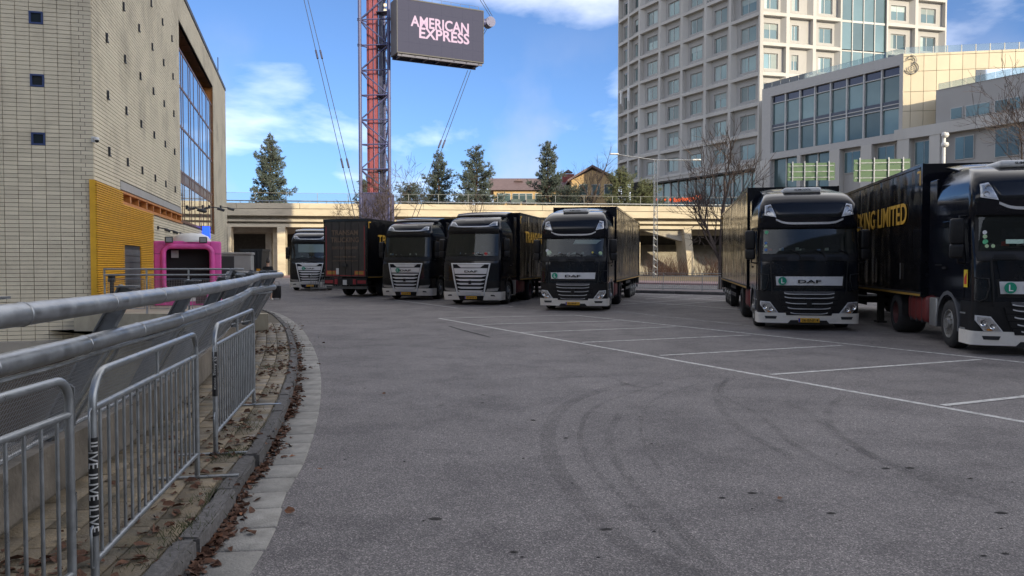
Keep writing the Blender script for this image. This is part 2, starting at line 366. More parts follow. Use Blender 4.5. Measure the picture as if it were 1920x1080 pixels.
# ------------------------------------------------------------------ gutter slabs, kerb stones, pavement
gutter = struct(obj('gutter', None)); 
slab_me = rbox_mesh('gutter_slab', .384, .345, .05, .01, 1)
def ori(path, i): 
    d = perp(path, i); return math.atan2(d.y, d.x) + math.pi/2      # local x along the path
def along(path, step, ymax, jit=0.0, start=0.0):
    pts = resample(path, step); return pts
gp = resample(offs(kerb, .187), .4)
for i, p in enumerate(gp):
    if p.y < 1.5 or p.y > 31: continue
    if p.y > 24 and i % 2: continue
    o = obj('gutter_slab', slab_me, m_slab, gutter, loc=(p.x, p.y, -.014 + rnd.uniform(-.003, .003)), rot=(rnd.uniform(-.008, .008), rnd.uniform(-.008, .008), ori(gp, i)))
    if p.y > 24: o.scale = (2, 1, 1)
kerb_root = struct(obj('kerb', None))
kmeshes = []
for v in range(4):
    bm = bmesh.new(); bmesh.ops.create_cube(bm, size=1)
    for q in bm.verts: q.co = Vector((q.co.x*.985, q.co.y*.125, q.co.z*.3))
    bmesh.ops.subdivide_edges(bm, edges=[e for e in bm.edges if abs(e.verts[0].co.x-e.verts[1].co.x) > .5], cuts=7, use_grid_fill=True)
    bmesh.ops.bevel(bm, geom=[e for e in bm.edges if e.calc_face_angle(0) > .7], offset=.016, segments=2, affect='EDGES')
    rk = random.Random(v)
    for q in bm.verts:
        if abs(q.co.x) < .48: q.co.y += rk.uniform(-.008, .008); q.co.z += rk.uniform(-.006, .006) if q.co.z > 0 else 0
    me = bpy.data.meshes.new('kerb_stone'); bm.to_mesh(me); bm.free(); me.shade_smooth(); me.set_sharp_from_angle(angle=R(45)); kmeshes.append(me)
kq = resample(offs(kerb, -.065), 1.0)
for i, p in enumerate(kq):
    if p.y < .5 or p.y > 40: continue
    obj('kerb_stone', kmeshes[i % 4], m_kerb, kerb_root, loc=(p.x, p.y, -.028 + rnd.uniform(-.006, .006)), rot=(rnd.uniform(-.04, .04), rnd.uniform(-.008, .008), ori(kq, i) + rnd.uniform(-.012, .012)))
# pavement bed between kerb and parapet, then the paved ground round the bend
pv_in = offs(kerb, -.12)
n_in = [p for p in pv_in if p.y < 40]
bed = [Vector((p.x, p.y, 0)) for p in n_in] + [Vector((-40, 40, 0)), Vector((-40, 20.2, 0)), Vector((-12, 19.2, 0)), Vector((-7, 18.9, 0))] + [p - LEAN*.08 for p in foot[::-1][::3]] + [Vector((foot[0].x, -6, 0))]
bm = bmesh.new(); vs = [bm.verts.new((p.x, p.y, .098)) for p in bed]; f = bm.faces.new(vs); bmesh.ops.triangulate(bm, faces=[f]); bmesh.ops.recalc_face_normals(bm, faces=bm.faces)
if sum(q.normal.z for q in bm.faces) < 0: bmesh.ops.reverse_faces(bm, faces=bm.faces)
me = bpy.data.meshes.new('pavement'); bm.to_mesh(me); bm.free(); pavement = struct(obj('pavement', me, m_sand))
pv_me = rbox_mesh('paver', .338, .205, .05, .007, 1)
for c in range(5):
    row = resample(offs(kerb, -.25 - .214*c), .346)
    for i, p in enumerate(row):
        if p.y < 2.0 or p.y > 21: continue
        q = p + (row[min(i+1, len(row)-1)] - p)*(.5 if c % 2 else 0)
        obj('paver', pv_me, m_paver, pavement, loc=(q.x, q.y, .088 + rnd.uniform(-.004, .004)), rot=(rnd.uniform(-.012, .012), rnd.uniform(-.012, .012), ori(row, i)))

# ------------------------------------------------------------------ parapet wall of the ramp and its leaning guard rail
par = thing('parapet_wall', 'low weathered concrete parapet under the leaning steel railing', 'wall', (foot[0].x, foot[0].y, 0))
def path_wall(path, w, z0, z1, step=4):
    mb = MB(); P = path[::step] + ([path[-1]] if (len(path)-1) % step else []); a, b2 = [], []
    A0 = [p - perp(P, i)*w/2 for i, p in enumerate(P)]; B0 = [p + perp(P, i)*w/2 for i, p in enumerate(P)]
    up = lambda l, z: [Vector((q.x, q.y, z)) for q in l]
    mb.grid([up(A0, z0), up(A0, z1), up(B0, z1), up(B0, z0)]); return mb
pw = path_wall(foot, .26, -2.6, .46); o = pw.build('wall_body', M('stained_parapet', (.145, .125, .10), .9, var=.4, scale=2.5, bump=.4, bscale=25, dirt=(.045, .04, .03), dscale=1.8, damt=.9)); o.parent = par; o.matrix_parent_inverse = Matrix.Translation((-foot[0].x, -foot[0].y, 0))
def child(o, p):
    o.parent = p; o.matrix_parent_inverse = (Matrix.Translation(p.location) @ Matrix.Rotation(p.rotation_euler.z, 4, 'Z')).inverted(); return o
def UP(p, z): return Vector((p.x, p.y, z))
grail = thing('guard_railing', 'grey galvanised railing of two thick pipes on leaning posts with wire mesh', 'railing', UP(rail[40], 0))
upper = [UP(p, 1.49) for p in rail]; lower = [UP(p - LEAN*.157, 1.22) for p in rail]
def seg_pipe(name, path, r, step):
    mb = MB(); pts = path[::step] + [path[-1]]; mb.tube(pts, r, 20); o = mb.build(name, m_galv, smooth=50); child(o, grail)
    for i in range(1, len(pts)-1):
        d = (pts[i+1]-pts[i-1]).normalized(); w = MB(); w.lathe([(r-.002, -.010), (r+.0035, -.005), (r+.0035, .005), (r-.002, .010)], pts[i], d, 20)
        wo_ = w.build('weld_seam', m_galv, smooth=60); wo_.parent = o
    return o
pu = seg_pipe('upper_pipe', upper, .06, 11); pl = seg_pipe('lower_pipe', [p for p in lower], .06, 11)
def Ibeam(mb, a, b, w, d, side):
    ax = (b-a).normalized(); s = Vector(side).normalized(); f = ax.cross(s).normalized()
    for k in (-1, 1): mb.bar(a + f*k*d/2, b + f*k*d/2, w, .012, up=f)
    mb.bar(a, b, .012, d, up=f)
idx = list(range(3, len(rail)-1, 19)); cut = [i for i in idx if rail[i].y < 15] ; cut += [i for i in range(cut[-1]+7, len(rail)-1, 6)]
post_ids = cut
for i in cut:
    t = (rail[min(i+1, len(rail)-1)] - rail[i-1]).normalized(); mb = MB()
    a = UP(rail[i] - LEAN*.86, .12) ; b2 = UP(rail[i] - LEAN*.095, 1.565)
    Ibeam(mb, a, b2, .075, .10, t); child(mb.build('post', m_post), grail)
    mb = MB(); mb.bar(b2 + Vector((0, 0, .012)) - LEAN*.07, b2 + Vector((0, 0, .012)) + LEAN*.07, .13, .012); child(mb.build('post_cap', m_post), grail)
def on_lean(p, z): return UP(p - LEAN*(.157 + (1.22-z)*.58 - .02), z)
for a, c in zip(post_ids, post_ids[1:]):
    seg = rail[a:c+1]
    fr = MB()
    for z in (.55, 1.13): fr.tube([on_lean(p, z) for p in seg[::3] + [seg[-1]]], .016, 6)
    for q in (seg[1], seg[-2]): fr.bar(on_lean(q, .55), on_lean(q, 1.13), .03, .02)
    fo = child(fr.build('mesh_frame', m_galv), grail)
    if seg[0].y < 1: continue
    near = seg[0].y < 9
    pitch = .032 if near else .06; L = (seg[-1]-seg[0]).length; H = .58; w = MB(); n = int(L/pitch); 
    def S(u, z):
        k = max(0, min(len(seg)-1.001, u/L*(len(seg)-1))); i0 = int(k); return on_lean(seg[i0].lerp(seg[i0+1], k-i0), z)
    for k in range(1, n): w.tube([S(k*pitch, .55), S(k*pitch, 1.13)], .0019, 3, False)
    for k in range(1, int(H/pitch)):
        w.tube([S(L*j/5, .55 + k*pitch) for j in range(6)], .0019, 3, False)
    wo_ = w.build('wire_mesh', m_wire, kind='stuff'); child(wo_, grail)

# ------------------------------------------------------------------ crowd barriers
def barrier(A, B, label, text=None, group='crowd barriers on the pavement', mat=m_galv2, z0=.115, nbars=17):
    A = Vector(A); B = Vector(B); d = (B-A); L = d.length; rz = math.atan2(d.y, d.x)
    t = thing('crowd_barrier', label, 'barrier', (A.x, A.y, z0), rz, group)
    rr = .25; h = 1.1
    fr = [Vector((.02, 0, .02)), Vector((.02, 0, h-rr*.7))]
    for k in range(1, 7): a = math.pi - k*math.pi/12; fr.append(Vector((.02+rr*.7 + rr*.7*math.cos(a), 0, h-rr*.7 + rr*.7*math.sin(a))))
    for k in range(0, 7): a = math.pi/2 - k*math.pi/12; fr.append(Vector((L-.02-rr*.45 + rr*.45*math.cos(a), 0, h-rr*.45 + rr*.45*math.sin(a))))
    fr += [Vector((L-.02, 0, .02))]
    mb = MB(); mb.tube(fr, .02, 12); mb.build('frame', mat, t, smooth=60)
    for z in (.93, .18): mb = MB(); mb.tube([(.02, 0, z), (L-.02, 0, z)], .017, 10); mb.build('rail', mat, t, smooth=60)
    mb = MB(); mb.tube([(0, 0, .18), (0, 0, .93)], .009, 8); bm_ = mb.mesh('bar', 60)
    for k in range(nbars):
        obj('bar', bm_, mat, t, loc=(L*(k+1)/(nbars+1), 0, 0))
    mb = MB(); mb.tube([(L*.52, 0, .93), (L*.52, 0, h)], .012, 8); mb.build('stay', mat, t, smooth=60)
    for x in (.02, L-.02):
        mb = MB(); mb.bar((x, -.3, .006), (x, .3, .006), .05, .012); mb.build('foot', mat, t)
    for x, s in ((-.012, 1), (L+.012, -1)):
        for z in ((.15, .72) if s > 0 else (.35, .85)):
            mb = MB(); mb.tube([(x+.03*s, 0, z), (x-.012*s, 0, z+.015), (x-.012*s, 0, z+.2), (x+.03*s, 0, z+.22)], .006, 6); mb.build('hook', mat, t, smooth=60)
    return t, L
mblack = M('black_sleeve', (.008, .008, .009), .45, var=.1); mwhite_print = M('white_print', (.75, .75, .74), .6, var=0)
b1, L1 = barrier((-1.93, 1.25), (-2.06, 3.57), 'galvanised crowd barrier nearest the camera, cut by the left edge of the picture')
b2_, L2 = barrier((-2.03, 3.68), (-2.40, 5.82), 'galvanised crowd barrier with a black and white LIVE sleeve on its post')
b3, L3 = barrier((-2.53, 6.5), (-2.97, 8.8), 'galvanised crowd barrier with a small arena sticker on its post, farthest along the kerb', nbars=19)
mb = MB(); mb.tube([(.02, 0, .31), (.02, 0, .79)], .0225, 14); sl = mb.build('sleeve', mblack, b2_, smooth=60)
rzb = b2_.rotation_euler.z
camdir = Vector((math.cos(-rzb)*(0-b2_.location.x) - math.sin(-rzb)*(0-b2_.location.y), math.sin(-rzb)*(0-b2_.location.x) + math.cos(-rzb)*(0-b2_.location.y), 0)).normalized()
def wrap_text(parent, s, cz, length, hgt, r, name, bold=.02, dirn=camdir, shear=0):
    """lettering running down a round post, bent round it"""
    o = text_obj(name, s, mwhite_print, parent, (0, 0, 0), hgt, length, (1, 0, 0), (0, 1, 0), bold=bold, depth=.001, shear=shear)
    bm = bmesh.new(); bm.from_mesh(o.data)
    for k in range(-5, 6): bmesh.ops.bisect_plane(bm, geom=bm.verts[:]+bm.edges[:]+bm.faces[:], plane_co=(0, k*hgt/11, 0), plane_no=(0, 1, 0))
    bm.to_mesh(o.data); bm.free()
    a0 = math.atan2(dirn.y, dirn.x)
    for v in o.data.vertices:
        a = a0 + v.co.y/r; z = cz - v.co.x; v.co = Vector((.02 + (r+.0016)*math.cos(a), (r+.0016)*math.sin(a), z))
    return o
for cz in (.705, .55, .395): wrap_text(sl, 'ILIVE', cz, .13, .044, .0225, 'lettering', .03)
mb = MB(); mb.tube([(.02, 0, .50), (.02, 0, .88)], .0225, 14); sl3 = mb.build('sleeve', mblack, b3, smooth=60)
rzb = b3.rotation_euler.z; c3 = Vector((-b3.location.x, -b3.location.y, 0)); c3 = (Matrix.Rotation(-rzb, 3, 'Z') @ c3).normalized()
wrap_text(sl3, '52 Arena', .76, .16, .03, .0225, 'lettering', .03, c3); wrap_text(sl3, 'STOCKHOLM', .61, .10, .014, .0225, 'lettering', .01, c3)
# the small stack of barriers behind the trailer
b4, L4 = barrier(G(583, 547).xy, G(640, 543).xy, 'galvanised crowd barrier standing in front of the trailer rear doors', group='crowd barriers by the trailers', z0=0, nbars=13)
b5, L5 = barrier((G(583, 547).x + .3, G(583, 547).y + .9), (G(655, 545).x + .2, G(655, 545).y + 1.0), 'galvanised crowd barrier half hidden behind another one by the trailer', group='crowd barriers by the trailers', z0=0, nbars=13)

# ------------------------------------------------------------------ fallen leaves, litter and weeds
def leaf_shape(s, r):
    n = 7; pts = []; cup = r.uniform(-.5, .5)
    for i in range(n):
        a = 6.283*i/n; q = s*(.55 + .45*r.random()); pts.append(Vector((q*math.cos(a)*1.25, q*math.sin(a)*.8, 0)))
    for p in pts: p.z = (abs(p.y)*r.uniform(.3, 1.0) + p.x*cup*.4)
    return pts
lr = random.Random(11)
lm = MB()
def drop(mb, p, s):
    L = leaf_shape(s, lr); rot = Matrix.Rotation(lr.random()*6.28, 3, 'Z') @ Matrix.Rotation(lr.uniform(-.5, .5), 3, 'X'); z0 = min((rot @ q).z for q in L)
    pts = [p + rot @ q + Vector((0, 0, -z0)) for q in L]; c = p + Vector((0, 0, -z0 + .002)); k = len(pts)
    mb.add([*pts, c], [(i, (i+1) % k, k) for i in range(k)])
lit = MB()
clusters = [(y, lr.uniform(.1, .5)) for y in [3.9, 4.5, 5.0, 5.4, 6.3, 7.2, 7.9, 8.8, 9.5, 10.3, 11.4, 12.6, 14, 16]]
for i, p in enumerate(kerb):
    if p.y < 2.5 or p.y > 22: continue
    dens = 1.6 + sum(12*math.exp(-((p.y-c)/s)**2) for c, s in clusters)
    for k in range(int(dens) + (lr.random() < dens % 1)):
        q = p + perp(kerb, i)*abs(lr.gauss(0, .05)) + Vector((lr.uniform(-.05, .05), lr.uniform(-.05, .05), .012)); drop(lit, q, lr.uniform(.012, .04))
for (px, py, n, sx) in [(515, 655, 160, .5), (520, 690, 110, .5), (505, 620, 100, .6), (60, 1060, 60, .2), (330, 950, 25, .3), (440, 830, 40, .3), (435, 795, 35, .25), (470, 740, 60, .5), (250, 1040, 25, .25), (380, 880, 30, .35)]:
    c = G(px, py, .12)
    for k in range(n): drop(lit, Vector((c.x + lr.gauss(0, sx*.5), c.y + lr.gauss(0, sx), .118)), lr.uniform(.015, .05))
lit.build('leaf_litter', m_leaf2).update_tag(); lo = bpy.data.objects['leaf_litter']; lo['kind'] = 'stuff'; lo['label'] = 'brown leaf litter gathered along the kerb and pavement'; lo['category'] = 'leaves'
for k, (px, py) in enumerate([(538, 833), (470, 905), (520, 815), (480, 880), (455, 965), (430, 985), (446, 955), (500, 845), (520, 790), (528, 760), (545, 735), (485, 870), (410, 1010), (395, 1040), (425, 940), (720, 738), (600, 880), (545, 960), (548, 855), (505, 800), (475, 890), (460, 930), (440, 1000), (405, 985), (558, 690), (560, 660), (537, 700), (515, 720), (1464, 935), (470, 1000)]):
    mb = MB(); c = G(px, py, .014); drop(mb, Vector((0, 0, 0)), lr.uniform(.022, .042))
    o = mb.build('fallen_leaf', m_leaf); o.location = c
    if px == 1464: tag(o, 'dark curled leaf alone on the open asphalt', 'leaf')
    elif px == 720: tag(o, 'small brown leaf alone on the asphalt beyond the gutter', 'leaf')
    else: tag(o, 'dry brown leaf lying in the gutter beside the granite kerb', 'leaf', 'fallen leaves in the gutter')
gm = MB()
for (px, py, n, sp) in [(440, 850, 120, .12), (425, 855, 90, .12), (500, 690, 160, .25), (530, 660, 200, .4), (400, 930, 120, .15), (470, 800, 140, .2), (350, 990, 130, .14), (520, 610, 90, .6), (330, 1000, 70, .12), (290, 1040, 70, .15), (545, 690, 50, .3), (500, 735, 70, .15), (470, 780, 40, .2), (535, 640, 90, .5)]:
    c = G(px, py, .11)
    for k in range(n):
        x = c.x + lr.gauss(0, sp*.5); y = c.y + lr.gauss(0, sp); h = lr.uniform(.015, .06); a = lr.random()*6.28; w = .003
        dx, dy = math.cos(a)*h*.8, math.sin(a)*h*.8
        gm.add([(x-w, y, .105), (x+w, y, .105), (x+dx, y+dy, .105+h)], [(0, 1, 2)])
go = gm.build('weeds', m_grass, kind='stuff'); go['label'] = 'small weeds growing between the pavers along the kerb'; go['category'] = 'weeds'
# ------------------------------------------------------------------ block building on the left
m_block = M('beige_block', (.64, .575, .43), .85, var=.07, scale=.8, rand=.10, dirt=(.33, .285, .21), dscale=.45, damt=.7, bump=.12, bscale=60)
m_mortar = M('dark_mortar', (.12, .10, .08), .95, var=.2)
m_yellow = M('yellow_slat', (.66, .36, .02), .5, var=.12, scale=4, rand=.06)
m_orange = M('orange_wood', (.50, .20, .05), .5, var=.22, scale=6, stretch=(1, 1, .2))
m_glazing = M('mirror_glazing', (.30, .36, .40), .03, metal=.85, var=.08, scale=.5)
m_darksteel = M('dark_steel', (.03, .032, .035), .45, var=.2)
m_bluef = M('blue_window_frame', (.035, .06, .16), .45, var=.15)
m_void = M('dark_interior', (.006, .006, .007), .9, var=0)
m_grey = M('grey_paint', (.27, .275, .265), .55, var=.1)
m_lgrey = M('light_concrete', (.36, .35, .33), .8, var=.12, scale=2)
m_white = M('white_plastic', (.62, .62, .60), .5, var=.08)
C0 = Vector((-10.3, 19.0, 0)); UF = (.9648, .263); VS = (-.263, .9648); RZB = math.atan2(.263, .9648)
bld = thing('brick_building', 'tall beige block building with yellow slatted base and wood framed glazing', 'building', C0, RZB)
fr = lambda px, py: onplane(px, py, C0, UF); sd = lambda px, py: onplane(px, py, C0, VS)
ZR = sd(420, 160)[1]; YEND = sd(424, 300)[0]
# openings of the side face, in (y along the face, z)
yo0 = sd(337, 200)[0]; yo1 = sd(401, 300)[0]; zo_top = (sd(337, 43)[1] + sd(401, 166)[1])/2; zo_bot = (sd(340, 417)[1] + sd(401, 438)[1])/2
ys0 = sd(226, 370)[0]; zs1 = sd(226, 357)[1]; zs0 = sd(226, 379)[1]; yy1 = sd(285, 450)[0]; zy1 = sd(181, 339)[1]
zl1 = sd(226, 339)[1]
wall = MB(); t = .03
D = 16
# side wall backing in pieces round the glazed opening and strip window, plus the rest of the shell
wall.box(-.3, -t, 0, ys0, -2.6, ZR-.2); wall.box(-.3, -t, ys0, yo0, -2.6, zs0); wall.box(-.3, -t, ys0, yo0, zs1, ZR-.2)
wall.box(-.3, -t, yo0, yo1, -2.6, zo_bot); wall.box(-.3, -t, yo0, yo1, zo_top, ZR-.2); wall.box(-.3, -t, yo1, YEND, -2.6, ZR-.2)
wall.box(-D, -.3, t, .3, -2.6, ZR-.2); wall.box(-D, -.3, YEND-.3, YEND, -2.6, ZR-.2); wall.box(-D, -D+.3, .3, YEND-.3, -2.6, ZR-.2); wall.box(-D+.3, -.3, .3, YEND-.3, ZR-.9, ZR-.3)
shell = wall.build('wall', m_mortar, bld)
cap = MB(); cap.box(-.45, .03, -.03, YEND+.03, ZR-.2, ZR); cap.box(-D, -.45, -.03, .4, ZR-.2, ZR); cap.build('roof_edge', M('roof_flashing', (.06, .06, .065), .5), bld)
# blocks of the front face: separate pieces
win_px = [((57, 26), (79, 45)), ((61, 142), (83, 160)), ((64, 257), (87, 276))]
wins = []
for a, c in win_px:
    x0, z1 = fr(*a); x1, z0 = fr(*c); x0 = -.45 - .3*round((-.45-x0)/.3); z0 = round(z0/.1)*.1; wins.append((x0, x0+.3, z0, z0+.3))
cands = []
for k in range(-5, 96):
    z = k*.1; cuts = [-.45 - .3*i for i in range(0, 10)][::-1] + ([-.18] if k % 2 else [-.28]) + [0]
    for a, c in zip(cuts, cuts[1:]):
        if any(a < w[1]-.02 and c > w[0]+.02 and z < w[3]-.01 and z+.1 > w[2]+.01 for w in wins): continue
        if a > -.13 and False: continue
        cands.append((a, c, z))
cands.sort(key=lambda q: abs(q[2]-3.6) + (.0 if q[0] > -2.75 else 5))
bl_mesh = {}
rest = MB(); J = .006
for n, (a, c, z) in enumerate(cands):
    w = round(c-a, 3)
    if n < 300:
        if w not in bl_mesh:
            q = MB(); q.box(J-w/2, w/2-J, -.0, .035, -.05+J, .05-J); bl_mesh[w] = q.mesh('block')
        obj('block', bl_mesh[w], m_block, shell, loc=((a+c)/2, -.002 + rnd.uniform(-.002, .002), z+.05))
    else: rest.box(a+J, c-J, rnd.uniform(-.004, .0), .033, z+J, z+.1-J)
# blocks of the side face (courses read, ends hardly): one mesh
def hole(y0, y1, z0, z1):
    if y0 < yo1 and y1 > yo0 and z1 > zo_bot and z0 < zo_top: return True
    if y0 < yy1 and z0 < zy1-.02: return True
    if y1 > ys0 and y0 < yo0 and z1 > zs0-.05 and z0 < zl1: return True
    return False
for k in range(-5, int(ZR*10)-2):
    z = k*.1; off = -.3*(k % 2)
    for i in range(0, int(YEND/.6)+2):
        y0 = max(.035, i*.6+off); y1 = min(YEND, i*.6+.6+off)
        if y1-y0 < .05: continue
        segs = [(y0, y1)]
        for e in (yo0, yo1, ys0, yy1):
            ns = []
            for s0, s1 in segs:
                if s0+.02 < e < s1-.02: ns += [(s0, e), (e, s1)]
                else: ns.append((s0, s1))
            segs = ns
        for s0, s1 in segs:
            if hole(s0+.01, s1-.01, z+.01, z+.09): continue
            rest.box(-.033, rnd.uniform(-.001, .003), s0+.003, s1-.003, z+.009, z+.1-.009)
rest.build('block_courses', m_block, shell, kind='stuff')
mb = MB(); mb.box(-D, -3.16, .0, .035, -2.6, ZR-.2); mb.box(-3.16, -.03, .0, .035, 9.62, ZR-.2); mb.build('upper_wall_facing', m_block, bld)
for (x0, x1, z0, z1) in wins:
    w = MB(); e = .04
    w.box(x0, x1, -.02, .05, z1-e, z1); w.box(x0, x1, -.02, .05, z0, z0+e); w.box(x0, x0+e, -.018, .05, z0+e, z1-e); w.box(x1-e, x1, -.018, .05, z0+e, z1-e)
    wf = w.build('window', m_bluef, bld); w = MB(); w.box(x0+e, x1-e, .018, .028, z0+e, z1-e); w.build('pane', M('small_dark_pane', (.02, .025, .03), .05, var=0), wf)
# concrete ledge at the foot, lintel band
zl = fr(60, 639)[1]
mb = MB(); mb.box(-D, .02, -.22, 0, zl-.3, zl); mb.build('plinth', m_conc, bld)
mb = MB(); mb.box(-.1, .012, ys0-.02, yo0, zs1+.04, zl1); mb.build('lintel', m_lgrey, bld)
# yellow slats with the roller door between them
d0, dz1 = sd(228.5, 459); d1 = sd(260, 480)[0]
sl_h = .056; k = 0; z = -2.3
mb = MB(); mb.box(-.02, .03, -.06, ys0, -.5, zy1); mb.box(-.02, .03, ys0, yy1, -.5, zs0-.06); mb.build('slat_backing', M('slat_gap', (.22, .11, .01), .8), bld)
zcur = -.4
sm = {}
while zcur < zy1 - .03:
    parts_ = [(-.075, d0), (d1, yy1)] if zcur < dz1 else ([(-.075, yy1)] if zcur < zs0-.08 else [(-.075, min(ys0, yy1))])
    for a, c in parts_:
        key = round(c-a, 3)
        if key not in sm:
            q = MB(); q.prism([(.03, 0, 0), (.075, 0, .006), (.075, 0, .038), (.03, 0, .05)], (0, c-a, 0)); sm[key] = q.mesh('slat')
        obj('slat', sm[key], m_yellow, bld, loc=(0, a, zcur))
    zcur += .058
mb = MB(); mb.box(-.09, .03, -.075, -.03, -.4, zy1); mb.build('corner_trim', m_yellow, bld)
dr = MB(); dr.box(-.02, .036, d0, d1, -.5, dz1); drr = dr.build('door', m_darksteel, bld)
for k in range(14):
    q = MB(); q.box(.036, .05, d0+.03, d1-.03, dz1-.12-k*.2, dz1-.30+.0-k*.2); q.build('door_slat', M('roller_grey', (.11, .115, .12), .5, var=.2), drr)
# strip window with orange frame
so = MB(); so.box(-.28, -.02, ys0, yo0, zs0, zs0+.06); so.box(-.28, .03, ys0, yo0, zs1-.06, zs1); so.box(-.28, .05, ys0, yo0, zs0-.06, zs0)
strip = so.build('strip_window', m_orange, bld)
n = 9
for k in range(n+1):
    y = ys0 + (yo0-ys0-.08)*k/n; q = MB(); q.box(-.24, .0, y, y+.08 + (.1 if k % 2 else 0), zs0+.06, zs1-.06); q.build('frame_post', m_orange, strip)
for k in range(n):
    y = ys0 + (yo0-ys0-.08)*k/n; q = MB(); q.box(-.2, -.19, y+.1, y + (yo0-ys0)/n, zs0+.06, zs1-.06); q.build('pane', m_glazing, strip)
q = MB(); q.box(-.3, -.26, ys0, yo0, zs0, zs1); q.build('strip_back', m_void, strip)
# tall glazed opening
zg_top = (sd(342, 100)[1] + sd(401, 196)[1])/2
rv = MB(); rv.box(-2.2, -.03, yo0-.06, yo0, zo_bot, zo_top); rv.build('reveal', m_orange, bld)
rv = MB(); rv.box(-2.2, -.03, yo1, yo1+.06, zo_bot, zo_top); rv.build('reveal', m_orange, bld)
rv = MB(); rv.box(-2.2, -.03, yo0, yo1, zo_top, zo_top+.1); sof = rv.build('soffit', m_darksteel, bld)
for k in range(10):
    y = yo0 + (yo1-yo0)*k/10; q = MB(); q.box(-2.1, -.12, y+.02, y+(yo1-yo0)/10-.03, zo_top-.03, zo_top-.005); q.build('soffit_panel', M('soffit_wood', (.10, .05, .03), .6, rand=.25), sof)
rv = MB(); rv.box(-2.3, -2.2, yo0-.06, yo1+.06, zg_top-.5, zo_top+.1); rv.build('recess_back', M('recess_wall', (.12, .07, .045), .7), bld)
for k in range(4):
    y = yo0 + (yo1-yo0)*(k+.25)/4; q = MB(); q.tube([(-1.0, y, zg_top-1), (-1.0, y, zo_top)], .42, 16); q.build('column', m_orange, bld, smooth=60)
gl = thing('x', 'x', 'x'); bpy.data.objects.remove(gl)
nc = 10; zr = [zo_bot + .1, zo_bot + (zg_top-zo_bot)*.24, zo_bot + (zg_top-zo_bot)*.30, zo_bot + (zg_top-zo_bot)*.56, zo_bot + (zg_top-zo_bot)*.79, zg_top]
gy = [yo0 + (yo1-yo0)*q for q in (0, .085, .13, .26, .31, .40, .53, .58, .66, .78, .83, .91, 1.0)]
fm = MB()
for y in gy: fm.box(-.13, -.085, y-.035, y+.035, zo_bot, zg_top)
for z in zr: fm.box(-.135, -.08, yo0, yo1, z-.05, z+.05)
fmo = fm.build('glazing_frame', M('bronze_frame', (.20, .10, .06), .45, metal=.3), bld)
for i in range(len(gy)-1):
    for j in range(len(zr)-1):
        q = MB(); q.box(-.115, -.10, gy[i]+.035, gy[i+1]-.035, zr[j]+.05, zr[j+1]-.05)
        o = q.build('pane', m_glazing if j != 1 else M('bronze_panel', (.22, .13, .06), .35, metal=.4), fmo)
        o.rotation_euler = (0, 0, 0)
# small vents on the side face
vm = MB(); vm.box(.0, .05, -.09, .09, -.17, -.13); vm.box(0, .012, -.085, .085, -.13, .15); vm.box(.012, .04, -.02, .02, -.13, .15); vent_me = vm.mesh('vent')
for (x, y) in [(445,22),(545,10),(384,135),(501,100),(586,78),(620,138),(450,212),(549,168),(590,225),(624,275),(388,343),(506,274),(553,328),(592,374),(627,410),(455,399),(509,447),(556,487),(596,520),(630,548),(393,547),(460,585),(513,615),(560,643),(598,664),(632,684)]:
    d, z = sd(x/1.929, y/1.929); obj('vent', vent_me, m_darksteel, bld, loc=(.004, d, z)).scale = (1, .9, .75)
# wall lamps in a row above the kiosk and two floodlights lower on the glazing
lm_ = MB(); lm_.box(0, .05, -.06, .06, -.06, .06); lm_.tube([(.05, 0, 0), (.28, 0, -.03)], .018, 8); lm_.tube([(.24, .0, -.05), (.42, .0, -.12)], .05, 10); lamp_me = lm_.mesh('wall_lamp', 50)
for (x, y) in [(295, 427), (311, 431), (325, 435), (337, 438), (349, 442)]:
    d, z = sd(x, y); obj('wall_lamp', lamp_me, m_darksteel, bld, loc=(.004, d, z))
for (x, y) in [(348, 389), (390, 388), (412, 388)]:
    d, z = sd(x, y); q = obj('floodlight', lamp_me, m_grey, bld, loc=(.004, d, z)); q.scale = (2, 1.5, 1.5)
q = MB(); d, z = sd(379, 441); q.box(.02, .35, d-.05, d+.35, z-.45, z+.45); q.build('blue_sign', M('blue_lit_sign', (.02, .06, .6), .4, emit=(.02, .08, 1.0), estr=1.2), bld)
q = MB(); d, z = sd(415, 137); q.tube([(-.2, d, ZR-.2), (-.2, d, ZR+1.4)], .03, 6); q.build('roof_antenna', m_darksteel, bld)
# security camera at the corner
x, z = fr(176, 262)
cc = thing('security_camera', 'white dome security camera on the corner of the beige block building', 'camera', C0 + Vector((UF[0]*x, UF[1]*x, z)), RZB)
q = MB(); q.box(-.045, .03, -.06, -.006, -.07, .07); q.build('bracket', m_white, cc, bevel=.01)
q = MB(); q.tube([(0, -.05, .03), (.06, -.12, .03), (.1, -.14, .02)], .03, 10); q.build('arm', m_white, cc, smooth=60)
q = MB(); q.lathe([(.001, .045), (.04, .04), (.058, .01), (.06, -.025), (.05, -.03)], (.1, -.14, 0), (0, 0, 1), 16); q.build('housing', m_white, cc, smooth=60)
q = MB(); q.lathe([(.05, 0), (.047, -.03), (.03, -.052), (.001, -.06)], (.1, -.14, -.03), (0, 0, 1), 16); q.build('dome', mblack, cc, smooth=60)

